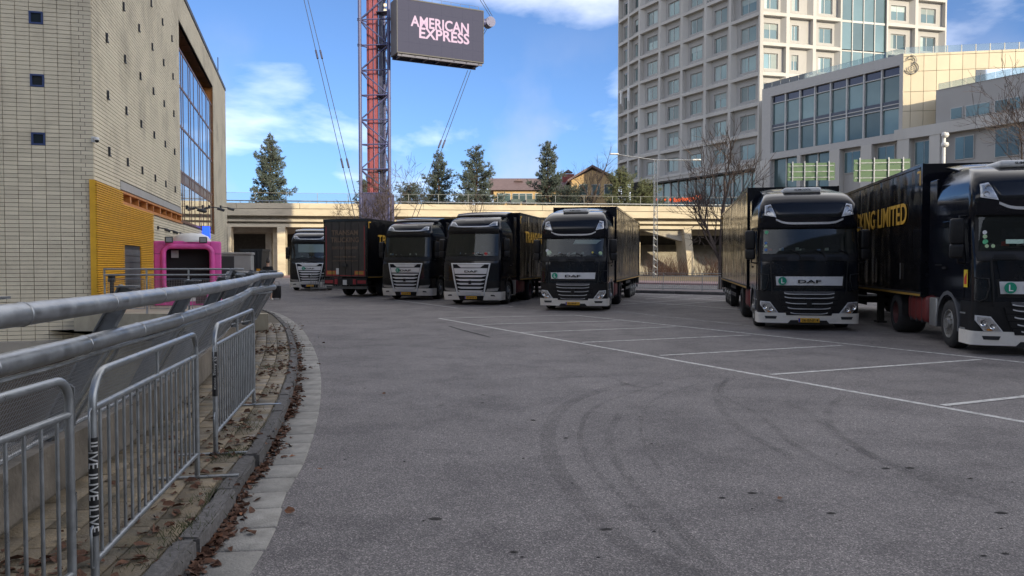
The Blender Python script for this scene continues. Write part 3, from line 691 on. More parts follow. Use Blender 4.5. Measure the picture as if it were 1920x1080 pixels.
# ------------------------------------------------------------------ raised platform behind the ramp, its wall and railing
plat = thing('platform', 'raised concrete platform with a stained cream wall below the yellow building front', 'wall', (-8, 18.6, 0))
mb = MB(); mb.prism([(-10.6, 18.55, -2.6), (-5.9, 18.55, -2.6), (-6.0, 18.8, -2.6), (-10.6, 18.8, -2.6)], (0, 0, 3.12)); child(mb.build('front_wall', M('cream_wall', (.40, .36, .27), .85, var=.15, dirt=(.2, .17, .12), dscale=1.6, damt=.7, bump=.2, stretch=(1, 1, .35))), plat)
mb = MB(); mb.prism([(-10.5, 18.8, .0), (-6.2, 18.8, .0), (-8.6, 26.2, .0), (-12.5, 26.2, .0)], (0, 0, .5)); child(mb.build('deck', m_conc), plat)
prl = thing('platform_railing', 'thin grey railing with mesh panels in front of the pink kiosk', 'railing', (-9.9, 18.62, .52))
XR = 3.4
for z in (1.08, .94): q = MB(); q.tube([(0, 0, z), (XR, 0, z)], .022, 8); q.build('rail', m_galv, prl, smooth=60)
for k in range(4): q = MB(); q.tube([(k*1.02+.02, 0, 0), (k*1.02+.02, 0, 1.1)], .024, 8); q.build('post', m_galv, prl, smooth=60)
for k in range(3):
    x0 = k*1.02+.1; x1 = x0+.88; q = MB(); q.tube([(x0, 0, .12), (x1, 0, .12), (x1, 0, .84), (x0, 0, .84)], .012, 6, closed=True); pf_ = q.build('panel_frame', m_galv, prl)
    q = MB()
    for i in range(1, 22): q.tube([(x0+.04*i, 0, .12), (x0+.04*i, 0, .84)], .0025, 3, False)
    for i in range(1, 18): q.tube([(x0, 0, .12+.04*i), (x1, 0, .12+.04*i)], .0025, 3, False)
    q.build('wire_mesh', m_galv, pf_, kind='stuff')
# black ash post on the platform
q = thing('ash_bin', 'slim black ash post on the platform before the yellow slats', 'bin', PY(210, 560, 18.95).xy.to_3d() + Vector((0, 0, .5)))
w = MB(); w.tube([(0, 0, 0), (0, 0, .78)], .05, 12); w.build('post', mblack, q, smooth=60)
w = MB(); w.tube([(0, 0, .78), (0, 0, .98)], .085, 14); w.build('head', mblack, q, smooth=60, bevel=.01)
w = MB(); w.tube([(0, 0, 0), (0, 0, .02)], .14, 16); w.build('base', mblack, q)

# pink kiosk
m_pink = M('pink_paint', (.66, .085, .34), .45, var=.12, scale=2, dirt=(.40, .06, .20), dscale=2.5, damt=.7)
KL = PY(297, 500, 22.6); KR = PY(411, 500, 22.6); kw = KR.x-KL.x; kh = PY(350, 452, 22.6).z - .5
ki = thing('pink_kiosk', 'pink kiosk with a dark rounded opening and a white dome roof', 'kiosk', ((KL.x+KR.x)/2 - .02, 22.6, .5), R(22))
h2 = kw/2; ow = .62; ob = .52; ot = kh-.2
me = rbox_mesh('side_panel', h2-ow+.05, 1.1, kh, .05)
for s in (-1, 1): obj('side_panel', me, m_pink, ki, loc=(s*(h2+ow)/2, .55, kh/2))
obj('lower_panel', rbox_mesh('lower_panel', ow*2, 1.1, ob, .02), m_pink, ki, loc=(0, .57, ob/2)); obj('top_panel', rbox_mesh('top_panel', ow*2, 1.1, kh-ot, .03), m_pink, ki, loc=(0, .57, (kh+ot)/2))
w = MB(); w.box(-ow, ow, 1.0, 1.05, ob, ot); w.build('back_wall', m_void, ki)
pts = []
for cx, cz, a0 in ((ow-.16, ot-.16, 0), (-ow+.16, ot-.16, 90), (-ow+.16, ob+.1, 180), (ow-.16, ob+.1, 270)):
    for k in range(7): a = R(a0 + 15*k); pts.append((cx + .2*math.cos(a), -.02, cz + .2*math.sin(a)))
w = MB(); w.tube(pts, .075, 10, closed=True); w.build('opening_frame', m_pink, ki, smooth=60)
w = MB(); w.box(-ow-.02, ow+.02, .3, .36, ob, ot); w.build('kiosk_dark_sheet', m_void, ki)  # black sheet stands for the unlit inside of the kiosk
w = MB(); w.lathe([(.001, .26), (.3, .235), (.48, .15), (.55, .03), (.56, -.02)], (.1, .55, kh), (0, 0, 1), 28); dm = w.build('dome_roof', m_white, ki, smooth=60); dm.scale = (1, 1, 1)
# seams, hinges and a grime line on the kiosk
for s_ in (-1, 1):
    w = MB(); w.box(s_*(h2+ow)/2-.16, s_*(h2+ow)/2+.16, -.008, .002, kh*.80, kh*.805); w.build('seam', m_darksteel, ki)
    w = MB(); w.box(min(s_*(h2-.03), s_*(h2+.012)), max(s_*(h2-.03), s_*(h2+.012)), .1, .16, kh*.55, kh*.62); w.build('hinge', m_darksteel, ki)
for x in (-.5, .42):
    w = MB(); w.box(x-.11, x+.11, -.22, -.08, kh-.06, kh+.12); fl = w.build('floodlight', m_darksteel, ki, bevel=.02); fl.rotation_euler = (0, 0, 0)
    w = MB(); w.box(x-.08, x+.08, -.226, -.222, kh-.03, kh+.09); w.build('lens', M('lamp_lens', (.25, .27, .28), .15), fl)
w = MB(); w.box(-.22, .22, -.006, .0, .12, .36); w.build('notice', m_white, ki)
w = MB(); w.box(-.46, -.26, .22, .28, 1.4, 1.62); w.build('wall_box', m_grey, ki)
w = MB(); w.box(.2, .5, -.008, -.002, .05, .4); w.build('poster', M('dark_notice', (.05, .02, .03), .6), ki)
# grey equipment cabinet
A = PY(413, 500, 27.2); B_ = PY(468, 500, 27.2); cw = B_.x-A.x; ch = PY(440, 473, 27.2).z - .1
ca = thing('equipment_cabinet', 'grey equipment cabinet with a dark door panel beside the pink kiosk', 'cabinet', (A.x, 27.2, .1), R(12))
w = MB(); w.box(0, cw, 0, .9, 0, ch-.08); w.build('body', m_grey, ca, bevel=.02)
w = MB(); w.box(-.03, cw+.03, -.04, .94, ch-.08, ch); w.build('lid', M('cab_lid', (.28, .28, .27), .5), ca, bevel=.01)
w = MB(); w.box(.02, cw*.45, -.012, .0, .06, ch-.14); dd = w.build('door', M('charcoal_panel', (.035, .037, .04), .5), ca)
w = MB(); w.box(cw*.17, cw*.31, -.02, -.012, ch*.52, ch*.63); w.build('notice', m_white, dd)
# dark skips and boxes beside the underpass
def skip(px0, px1, py0, Y, label, mat, z0=0):
    A = PY(px0, 500, Y); B = PY(px1, 500, Y); h = PY((px0+px1)/2, py0, Y).z; t = thing('skip_container', label, 'container', (A.x, Y, z0), R(3)); L = B.x-A.x
    w = MB(); w.prism([(.15, 0, 0), (L-.15, 0, 0), (L, 0, h-.15), (0, 0, h-.15)], (0, 2.2, 0)); w.build('body', mat, t)
    w = MB(); w.box(-.06, L+.06, -.08, .02, h-.18, h); w.box(-.06, L+.06, 2.18, 2.28, h-.18, h); w.box(-.06, .04, .02, 2.18, h-.18, h); w.box(L-.04, L+.06, .02, 2.18, h-.18, h); w.build('rim', mat, t)
    for k in range(5):
        x = .3 + (L-.6)*k/4; w = MB(); w.box(x-.06, x+.06, -.09, -.005, .1, h-.18); w.build('rib', mat, t)
    return t
sk = skip(452, 491, 467, 60, 'dark grey steel skip with an orange marker by the underpass', M('skip_paint', (.03, .034, .036), .5, var=.2))
w = MB(); L = 1.62; w.box(1.2, 1.5, -.1, -.095, .7, 1.3); w.build('marker', M('orange_marker', (.7, .3, .03), .5), sk)

# ------------------------------------------------------------------ person with a suitcase, seen from behind
def skinned(name, pts, edges, mat, parent=None, root=0, sub=2):
    me = bpy.data.meshes.new(name); me.from_pydata([p[:3] for p in pts], edges, []); o = obj(name, me, None, parent)
    md = o.modifiers.new('s', 'SKIN'); me.skin_vertices[0].data[root].use_root = True
    for i, p in enumerate(pts):
        r = p[3]; me.skin_vertices[0].data[i].radius = r if isinstance(r, tuple) else (r, r); me.skin_vertices[0].data[i].use_root = (i == root)
    sb = o.modifiers.new('u', 'SUBSURF'); sb.levels = sub; sb.render_levels = sub; me.materials.append(mat); me.shade_smooth() if me.polygons else None
    o.modifiers['s'].use_smooth_shade = True
    return o
def person(label, loc, rz):
    t = thing('person', label, 'person', loc, rz)
    skin_m = M('skin', (.50, .30, .21), .55, var=.08); hair = M('dark_hair', (.02, .015, .012), .5, var=.3, scale=30); top_m = M('black_knit', (.012, .012, .014), .85, var=.3, scale=20)
    P = []; E = []
    def v(x, y, z, r): P.append((x, y, z, r)); return len(P)-1
    def chain(*ids):
        for a, b in zip(ids, ids[1:]): E.append((a, b))
    pel = v(0, 0, .96, (.15, .11)); wa = v(0, -.01, 1.12, (.125, .09)); che = v(0, 0, 1.32, (.16, .105)); nb = v(0, .01, 1.46, .07); nk = v(0, -.005, 1.53, .052); hd = v(0, -.02, 1.62, (.075, .09)); ht = v(0, -.015, 1.72, (.07, .08))
    chain(pel, wa, che, nb, nk, hd, ht)
    hands = []
    for s in (-1, 1):
        hip = v(s*.09, 0, .88, .088); kn = v(s*.095, -.02 + .06*s, .49, .058); an = v(s*.095, .06 + .14*s, .10, .037); he = v(s*.095, .05 + .14*s, .045, .036); to = v(s*.10, -.12 + .14*s, .03, .028)
        chain(pel, hip, kn, an, he, to)
        sh = v(s*.17, 0, 1.41, .062); el = v(s*.235, .05, 1.14, .044); wr = v(s*.25 + (.05 if s > 0 else 0), .0, .90, .027); pa = v(s*.255 + (.06 if s > 0 else 0), -.02, .84, (.036, .02))
        chain(che, sh, el, wr, pa)
        for f in range(4):
            q = v(P[pa][0], P[pa][1] - .03 + .02*f, .79, .0095); q2 = v(P[pa][0] - s*.012, P[pa][1] - .03 + .02*f, .755 - .006*(f in (1, 2)), .0085); q3 = v(P[pa][0] - s*.03, P[pa][1] - .03 + .02*f, .735, .0075); chain(pa, q, q2, q3)
        q = v(P[wr][0] - s*.01, P[wr][1] - .045, .85, .0105); q2 = v(P[wr][0] - s*.015, P[wr][1] - .06, .815, .009); chain(wr, q, q2)
    body = skinned('body', P, E, skin_m, t)
    # face on the far side, ears
    w = MB(); w.lathe([(.001, .03), (.012, .01), (.014, 0), (.001, -.012)], (0, -.105, 1.635), (0, 0, 1), 10); w.build('nose', skin_m, body, smooth=60)
    for s in (-1, 1):
        w = MB(); w.lathe([(.001, .012), (.011, .004), (.011, -.004), (.001, -.012)], (s*.031, -.098, 1.66), (0, 1, 0), 10); w.build('eye', m_white, body, smooth=60)
        w = MB(); w.lathe([(.001, .01), (.028, .004), (.026, -.006), (.001, -.01)], (s*.082, .0, 1.645), (1, 0, 0), 10); w.build('ear', skin_m, body, smooth=60)
    w = MB(); w.bar((-.024, -.098, 1.585), (.024, -.098, 1.585), .008, .01); w.build('mouth', M('lips', (.35, .12, .1), .5), body)
    hp = [(0, .01, 1.60, (.088, .088)), (0, .0, 1.68, (.092, .1)), (0, .0, 1.75, (.07, .075)), (0, .015, 1.80, .055), (0, .015, 1.85, .04)]
    skinned('hair', hp, [(0, 1), (1, 2), (2, 3), (3, 4)], hair, t)
    gp_ = []; ge = []
    def gv(x, y, z, r): gp_.append((x, y, z, r)); return len(gp_)-1
    a = gv(0, 0, .98, (.175, .135)); b_ = gv(0, -.005, 1.13, (.145, .11)); c = gv(0, .005, 1.33, (.185, .13)); d = gv(0, .01, 1.47, .085); ge += [(a, b_), (b_, c), (c, d)]
    s1 = gv(0, 0, .80, (.18, .14)); s2 = gv(0, .01, .56, (.19, .16)); ge += [(a, s1), (s1, s2)]
    for s in (-1, 1):
        q = gv(s*.175, .003, 1.41, .078); e = gv(s*.24, .05, 1.14, .058); f = gv(s*.252 + (.05 if s > 0 else 0), .0, .93, .042); ge += [(c, q), (q, e), (e, f)]
    skinned('dress', gp_, ge, top_m, t)
    for s in (-1, 1):
        sh = [(s*.095, .085 + .14*s, .045, .042), (s*.098, 0.0 + .14*s, .035, .042), (s*.10, -.14 + .14*s, .03, .034)]
        skinned('shoe', sh, [(0, 1), (1, 2)], M('white_shoe', (.68, .66, .62), .6), t)
    return t
pp = G(503, 562.5); pr = person('person in a black dress with dark hair in a bun walking behind the railing', (pp.x, pp.y, 0), R(172)); pr.scale = (1.08, 1.08, 1.08)
su = thing('suitcase', 'black hard shell suitcase standing beside the walking person', 'suitcase', (G(519, 561).x, G(519, 561).y, 0), R(10))
obj('shell', rbox_mesh('shell', .40, .26, .60, .04), M('suitcase_shell', (.012, .012, .014), .35, var=.2), su, loc=(0, 0, .36))
for x in (-.12, -.04, .04, .12): w = MB(); w.box(x-.012, x+.012, -.137, -.129, .1, .62); w.build('ridge', M('suitcase_shell', (0,)*3), su)
for x in (-.15, .15):
    for y in (-.08, .08): w = MB(); w.lathe([(.001, -.012), (.03, -.012), (.03, .012), (.001, .012)], (x, y, .03), (1, 0, 0), 12); w.build('wheel', mblack, su)
w = MB(); w.tube([(-.1, .09, .65), (-.1, .09, .84), (.1, .09, .84), (.1, .09, .65)], .012, 8); w.build('handle', m_darksteel, su, smooth=60)
# ------------------------------------------------------------------ trucks
m_paint = M('black_truck_paint', (.006, .007, .011), .12, var=.3, scale=2.0, spec=.36, rvar=.05, dirt=(.016, .016, .016), dscale=2.2, damt=.5)
m_plas = M('black_plastic', (.010, .010, .011), .45, spec=.3, var=.25, scale=6, dirt=(.03, .028, .025), dscale=4, damt=.5)
m_silver = M('silver_trim', (.66, .665, .67), .35, metal=.25, var=.06)
m_chrome = M('chrome_bar', (.64, .65, .66), .25, metal=.4, var=.08, scale=9)
m_bumper = M('white_bumper', (.80, .77, .70), .42, var=.07, scale=3, coat=.3, dirt=(.34, .31, .26), dscale=3.0, damt=.45)
m_lampglass = pane_mat('lamp_glass', (.95, .95, .95), .06)
m_wind = pane_mat('windscreen_glass', (.62, .70, .68), .03)
m_lampin = M('lamp_reflector', (.68, .68, .67), .25, metal=.45, var=.25, scale=20)
m_bulb = M('lamp_bulb', (.8, .8, .8), .1, metal=.9)
m_cabin = M('cabin_dark', (.012, .013, .014), .8, var=.3, scale=2)
m_dash = M('dashboard', (.03, .03, .032), .7, var=.3)
m_lgreen = M('green_sign', (.0, .24, .14), .5, var=.03)
m_plate = M('yellow_plate', (.66, .36, .03), .45, var=.05)
m_black = M('black_print', (.008, .008, .008), .5, var=0)
m_blue = M('plate_blue', (.02, .05, .35), .5)
m_tyre = M('tyre_rubber', (.018, .018, .019), .85, var=.3, scale=10, bump=.1)
m_rim = M('steel_rim', (.30, .30, .29), .45, metal=.6, var=.25, scale=15, dirt=(.09, .08, .07), dscale=9, damt=.8)
m_rimd = M('dark_rim', (.10, .035, .035), .55, metal=.2, var=.3, scale=15)
m_chassis = M('chassis_black', (.016, .016, .017), .7, var=.3, scale=4)
m_red = M('dark_red_paint', (.16, .022, .022), .45, var=.2, scale=4, dirt=(.06, .03, .03), dscale=4, damt=.7)
m_alu = M('alloy_box', (.42, .43, .43), .4, metal=.7, var=.15)
m_fend = M('grey_fender', (.085, .09, .10), .55, var=.15)
m_gold = M('gold_lettering', (.62, .36, .045), .45, var=.08)
m_faded = M('faded_gold_lettering', (.20, .14, .095), .6, var=.35, scale=5)
m_refl = M('red_reflector', (.30, .028, .04), .4, var=.1); m_amber = M('amber_reflector', (.62, .25, .03), .4)
m_white_blind = M('white_blind', (.72, .72, .68), .7, var=.08)
def trailer_paint():
    m = bpy.data.materials.new('black_trailer_side'); m.use_nodes = True; nd = m.node_tree.nodes; L = m.node_tree.links; p = nd['Principled BSDF']
    p.inputs['Base Color'].default_value = (.008, .008, .009, 1); p.inputs['Roughness'].default_value = .12; p.inputs['Specular IOR Level'].default_value = .55
    tc_ = nd.new('ShaderNodeTexCoord'); mp = nd.new('ShaderNodeMapping'); mp.inputs['Scale'].default_value = (1, .9, .3); L.new(tc_.outputs['Object'], mp.inputs[0])
    n = nd.new('ShaderNodeTexNoise'); n.inputs['Scale'].default_value = 1.1; n.inputs['Detail'].default_value = 2; L.new(mp.outputs[0], n.inputs['Vector'])
    b = nd.new('ShaderNodeBump'); b.inputs['Strength'].default_value = .9; b.inputs['Distance'].default_value = .09; L.new(n.outputs[0], b.inputs['Height']); L.new(b.outputs[0], p.inputs['Normal'])
    n2 = nd.new('ShaderNodeTexNoise'); n2.inputs['Scale'].default_value = 2.5; n2.inputs['Detail'].default_value = 7; L.new(tc_.outputs['Object'], n2.inputs['Vector'])
    mr = nd.new('ShaderNodeMapRange'); mr.inputs[1].default_value = .35; mr.inputs[2].default_value = .7; mr.inputs[3].default_value = .08; mr.inputs[4].default_value = .26; L.new(n2.outputs[0], mr.inputs[0]); L.new(mr.outputs[0], p.inputs['Roughness'])
    return m
m_trailer = trailer_paint()
m_trailer_rear = M('trailer_door_black', (.042, .037, .036), .42, var=.25, scale=1.5, dirt=(.085, .075, .068), dscale=1.5, damt=.6)

# wheels (axis along local x, centre at the hub)
def wheel_meshes():
    w = MB(); R0 = .5; h = .16
    w.lathe([(.29, h-.01), (.30, h+.005), (.38, h+.012), (.46, h-.005), (.492, h-.04), (.50, h-.07), (.50, -h+.07), (.492, -h+.04), (.46, -h+.005), (.38, -h-.012), (.30, -h-.005), (.29, -h+.01)], (0, 0, 0), (1, 0, 0), 36)
    ty = w.mesh('tyre', 40)
    r = MB(); r.lathe([(.295, h-.01), (.288, h+.008), (.27, h-.0), (.262, h-.06), (.20, h-.02), (.12, h-.01), (.11, h+.05), (.07, h+.06), (.001, h+.06)], (0, 0, 0), (1, 0, 0), 30)
    for k in range(10):
        a = 6.283*k/10; r.lathe([(.014, h-.02), (.014, h+.02), (.001, h+.022)], (0, .155*math.cos(a), .155*math.sin(a)), (1, 0, 0), 6)
    ri = r.mesh('rim', 40)
    d = MB(); d.lathe([(.295, h-.02), (.28, h-.01), (.26, h-.10), (.16, h-.13), (.15, h-.06), (.09, h-.05), (.001, h-.05)], (0, 0, 0), (1, 0, 0), 30)
    for k in range(8):
        a = 6.283*k/8; d.lathe([(.03, h-.10), (.001, h-.099)], (0, .215*math.cos(a), .215*math.sin(a)), (1, 0, 0), 8)
    rd = d.mesh('rim', 40)
    return ty, ri, rd
TY, RI, RD = wheel_meshes()
def wheel(parent, x, y, z=.5, side=1, dual=False, rim=None, scale=1.0):
    o = obj('wheel', TY, m_tyre, parent, loc=(x, y, z), rot=(0, 0, 0 if side > 0 else math.pi)); o.scale = (scale*(1.9 if dual else 1), scale, scale)
    r_ = obj('rim', RD if dual else RI, None, o); r_.data = (RD if dual else RI)
    if not len(r_.data.materials): r_.data.materials.append(m_rim)
    return o
TY.materials.append(m_tyre); RI.materials.append(m_rim); RD.materials.append(m_rimd)

def interp(tab, z):
    if z <= tab[0][0]: return tab[0][1]
    for (a, b), (c, d) in zip(tab, tab[1:]):
        if z <= c: return b + (d-b)*(z-a)/(c-a)
    return tab[-1][1]
KINDS = {
 'xf': dict(yb=[(.15, .03), (.45, -.03), (1.0, -.04), (1.45, -.02), (1.85, .02), (1.98, .07), (2.64, .20), (2.72, .15), (2.95, .12), (3.10, .15), (3.28, .24), (3.42, .38), (3.54, .60), (3.64, .92), (3.70, 1.25)],
            w=[(.15, 1.235), (2.9, 1.235), (3.1, 1.225), (3.28, 1.19), (3.42, 1.12), (3.54, 1.06), (3.64, 1.0), (3.70, .93)]),
 'ng': dict(yb=[(.15, .06), (.5, -.06), (1.0, -.10), (1.7, -.06), (1.95, .0), (2.05, .05), (2.98, .26), (3.06, .22), (3.2, .22), (3.34, .27), (3.5, .42), (3.62, .68), (3.70, 1.0), (3.74, 1.4)],
            w=[(.15, 1.235), (1.2, 1.245), (2.2, 1.235), (3.0, 1.20), (3.2, 1.17), (3.34, 1.13), (3.5, 1.08), (3.62, 1.03), (3.74, .93)])}
def make_tractor(label, loc, psi, kind, plate='', lsign=True, blind=None, tank=m_red, stickers=(), unit=True, group='black trucks parked side by side'):
    t = thing('truck', label, 'truck', (loc[0], loc[1], 0), -psi, group)
    K = KINDS[kind]; Rc = .30
    def W(z): return interp(K['w'], z)
    def fy(x, z):
        w = W(z); u = min(1, abs(x)/w); return interp(K['yb'], z) + .09*u*u + Rc*(1 - (1-min(u, .9999)**7)**(1/7))
    us = [math.sin(math.pi/2*k/16) for k in range(-16, 17)]
    us = [(-1 if u < 0 else 1)*abs(u)**.8 for u in us]
    def loft(zs, yr, off=0, cap=True, yrf=None):
        mb = MB(); rows = []
        for z in zs:
            w = W(z); y2 = yrf(z) if yrf else yr
            rows.append([Vector((-w-off, y2, z))] + [Vector((u*(w+off), fy(u*w, z)-off, z)) for u in us] + [Vector((w+off, y2, z))])
        mb.grid(rows); k = len(rows[0])
        for i in range(len(rows)-1): mb.f.append((i*k, (i+1)*k, (i+2)*k-1, (i+1)*k-1))
        mb.f.append(tuple(range(k))); mb.f.append(tuple(range((len(rows)-1)*k, len(rows)*k)))
        return mb
    zs_all = sorted(set([q[0] for q in K['yb'] if q[0] >= 1.0] + [1.02, 1.2, 1.6, 2.3]))
    cab = loft([z for z in zs_all if z > 1.01], 2.2).build('cab', m_paint, t, smooth=38)
    low = loft([.42, .6, .8, 1.0, 1.025], .70).build('lower_front', m_plas, t, smooth=38)
    def zr(poly, x):
        zz = []
        for (a, b), (c, d) in zip(poly, poly[1:]+poly[:1]):
            if (a <= x <= c) or (c <= x <= a):
                if abs(c-a) < 1e-9: zz += [b, d]
                else: zz.append(b + (d-b)*(x-a)/(c-a))
        return min(zz), max(zz)
    def cols(mb, cs, off, depth, nz):
        F = [[Vector((x, fy(x, z0+(z1-z0)*j/nz)-off, z0+(z1-z0)*j/nz)) for j in range(nz+1)] for x, z0, z1 in cs]
        B = [[p + Vector((0, depth, 0)) for p in c] for c in F]
        mb.grid(F); rim = [c[0] for c in F] + F[-1][1:] + [c[-1] for c in F[::-1]][1:] + F[0][::-1][1:-1]; rb = [p + Vector((0, depth, 0)) for p in rim]
        k = len(rim); mb.add(rim + rb, [(i, (i+1) % k, k+(i+1) % k, k+i) for i in range(k)])
    def fpoly(name, polys, off, mat, depth=.04, nx=12, nz=4, parent=None, smooth=30):
        mb = MB()
        for poly in polys:
            a = min(p[0] for p in poly)+1e-4; b = max(p[0] for p in poly)-1e-4
            xs = sorted(set([a + (b-a)*k/nx for k in range(nx+1)] + [p[0] for p in poly if a < p[0] < b]))
            cols(mb, [(x, *zr(poly, x)) for x in xs], off, depth, nz)
        return mb.build(name, mat, parent or t, smooth=smooth)
    def fcols(name, f0, f1, x0, x1, off, mat, depth=.04, nx=20, nz=2, parent=None):
        mb = MB(); cols(mb, [(x0+(x1-x0)*k/nx, f0(x0+(x1-x0)*k/nx), f1(x0+(x1-x0)*k/nx)) for k in range(nx+1)], off, depth, nz)
        return mb.build(name, mat, parent or t, smooth=30)
    mir = lambda p: [(-x, z) for x, z in p]
    # windscreen
    if kind == 'xf': wz0, wz1, wx0, wx1 = 1.99, 2.63, 1.13, 1.10
    else: wz0, wz1, wx0, wx1 = 2.04, 2.96, 1.13, 1.08
    scr = [(-wx0, wz0), (wx0, wz0), (wx1, wz1), (-wx1, wz1)]
    fpoly('screen_surround', [[(-wx0-.05, wz0-.04), (wx0+.05, wz0-.04), (wx1+.05, wz1+.03), (-wx1-.05, wz1+.03)]], .008, m_plas, nx=24)
    fpoly('cabin_view', [scr], .012, m_cabin, nx=24)
    fpoly('dashboard', [[(-wx0+.03, wz0), (wx0-.03, wz0), (wx0-.05, wz0+.11), (-wx0+.05, wz0+.11)]], .016, m_dash, nx=20)
    for s in (-.55, .55):
        fpoly('seat', [[(s-.22, wz0+.1), (s+.22, wz0+.1), (s+.18, wz0+.42), (s-.18, wz0+.42)]], .0145, M('seat_cloth', (.025, .025, .03), .9, var=.4, scale=12), nx=4)
    rc = random.Random(int(abs(loc[0]*97)))
    for k in range(9):
        x = rc.uniform(-wx0+.15, wx0-.15); hh = rc.uniform(.03, .10); ww_ = rc.uniform(.02, .07); cc_ = rc.choice(((.45, .43, .38), (.30, .32, .30), (.12, .2, .35), (.35, .06, .05), (.5, .5, .46), (.08, .08, .09)))
        fpoly('cab_clutter', [[(x-ww_, wz0+.08), (x+ww_, wz0+.08), (x+ww_*.9, wz0+.08+hh), (x-ww_*.8, wz0+.08+hh*.9)]], .0185 + .0004*k, M('clutter_%d%d%d' % tuple(int(99*q) for q in cc_), cc_, .7, var=.4, scale=25), nx=2, nz=1)
    if blind:
        for bl in blind: fpoly('sun_blind', [bl], .018, m_white_blind, nx=8)
    wind = fpoly('windscreen', [scr], .034, m_wind, depth=.002, nx=24, nz=5)
    for (sx, sz, sr, sc) in stickers:
        w = MB(); w.lathe([(.001, 0), (sr, 0), (sr, .002), (.001, .002)], (sx, fy(sx, sz)-.042, sz), (0, 1, 0), 14); w.build('sticker', M('sticker_%d%d%d' % tuple(int(9*q) for q in sc), sc, .6, var=.3, scale=40), wind)
    cow = fpoly('cowl', [[(-wx0-.03, wz0-.20), (wx0+.03, wz0-.20), (wx0+.05, wz0-.025), (-wx0-.05, wz0-.025)]], .02, m_plas, nx=24)
    for k, x in enumerate((-.62, -.02, .58) if kind == 'xf' else (-.5, .15)):
        w = MB(); z = wz0-.06
        w.tube([(x+.42, fy(x+.42, z)-.05, z-.05), (x+.36, fy(x+.36, wz0)-.055, wz0+.01), (x+.14, fy(x+.14, wz0)-.06, wz0+.11)], .011, 6); w.tube([(x-.1, fy(x, wz0)-.052, wz0+.035), (x+.36, fy(x+.36, wz0)-.052, wz0+.06)], .008, 6)
        w.build('wiper', m_plas, t)
    if kind == 'xf':
        for x in (-.72, -.05, .62):
            fpoly('grab_recess', [[(x-.2, wz0-.16), (x+.2, wz0-.16), (x+.17, wz0-.08), (x-.17, wz0-.08)]], .027, m_void, nx=5, parent=cow); fpoly('grab_bar', [[(x-.2, wz0-.175), (x+.2, wz0-.175), (x+.19, wz0-.15), (x-.19, wz0-.15)]], .045, m_plas, nx=5, parent=cow)
        # sun visor with silver blade, upper panel
        vis = fpoly('sun_visor', [[(-1.17, 2.66), (1.17, 2.66), (1.18, 2.93), (-1.18, 2.93)]], .10, m_paint, depth=.16, nx=28)
        cv = lambda x, a, b: a + b*min(1, (abs(x)/.80))**6
        fcols('silver_blade', lambda x: cv(x, 2.745, .11), lambda x: cv(x, 2.80, .10), -.82, .82, .115, m_silver, .03, 26, parent=vis)
        fpoly('upper_panel', [[(-.74, 2.88), (.74, 2.88), (.88, 3.28), (-.88, 3.28)]], .012, M('smoked_panel', (.010, .010, .011), .14, var=.1, spec=.4), nx=20)
        for s in (1, -1):
            pl_ = [(.80, 2.94), (1.09, 3.0), (1.07, 3.26), (.93, 3.29)]; pl_ = pl_ if s > 0 else mir(pl_)
            fpoly('spotlight_rim', [pl_], .02, m_silver, nx=8); ins = [(q[0]*.82 + sum(p[0] for p in pl_)/4*.18, q[1]*.82 + sum(p[1] for p in pl_)/4*.18) for q in pl_]
            li = fpoly('spotlight', [ins], .026, m_lampin, nx=8)
            for (bx, bz) in ((.955, 3.19), (1.0, 3.06)):
                w = MB(); w.lathe([(.001, .03), (.03, .025), (.055, 0), (.058, -.008), (.048, -.008), (.03, .01), (.001, .012)], (s*bx, fy(bx, bz)-.03, bz), (0, 1, 0), 16); w.build('bulb', m_bulb, li, smooth=60)
            fpoly('lens', [ins], .045, m_lampglass, depth=.002, nx=8, parent=li)
        if unit:
            o = obj('roof_unit', rbox_mesh('roof_unit', .95, .8, .15, .06), m_white, t, loc=(-.05, 1.25, 3.70))
            text_obj('lettering', 'SLIMCOOL', m_black, t, (-.05, .848, 3.71), .045, .42, bold=.03)
        # bonnet panel, badge band
        fpoly('bonnet_panel', [[(-.80, 1.42), (.80, 1.42), (.86, 1.80), (-.86, 1.80)]], .022, m_paint, nx=16)
        for s in (1, -1):
            p_ = [(.885, .95), (.92, .95), (.96, 1.80), (.925, 1.80)]; fpoly('seam_strip', [p_ if s > 0 else mir(p_)], .024, M('seam_grey', (.045, .046, .05), .4), nx=3)
            p_ = [(.95, 1.02), (1.19, 1.06), (1.2, 1.45), (.97, 1.47)]; fpoly('corner_deflector', [p_ if s > 0 else mir(p_)], .03, m_paint, nx=8)
            w = MB(); pts = [(s*1.22, 1.47), (s*1.0, 1.45), (s*.99, 1.30), (s*1.04, 1.08), (s*1.14, 1.02), (s*1.21, 1.04)]; w.tube([(x, fy(x, z)-.05, z) for x, z in pts], .014, 8); w.build('deflector_edge', M('seam_grey', (0,)*3), t, smooth=60)
        fpoly('badge_recess', [[(-.84, 1.10), (.84, 1.10), (.86, 1.44), (-.86, 1.44)]], .016, m_plas, nx=14)
        bd = fpoly('badge_band', [[(-.80, 1.17), (.80, 1.17), (.82, 1.40), (-.82, 1.40)]], .036, m_silver, nx=14)
        fpoly('badge_centre', [[(-.38, 1.172), (.38, 1.172), (.44, 1.325), (-.44, 1.325)]], .046, m_silver, nx=10, parent=bd)
        bz = 1.285
        # slot and grille
        gr = fpoly('grille', [[(-.58, .42), (.58, .42), (.74, .92), (-.74, .92)]], .02, m_void, nx=14)
        fpoly('mesh_slot', [[(-.60, .955), (.60, .955), (.62, 1.02), (-.62, 1.02)]], .03, M('slot_mesh', (.08, .08, .085), .5, var=.6, scale=120), nx=14)
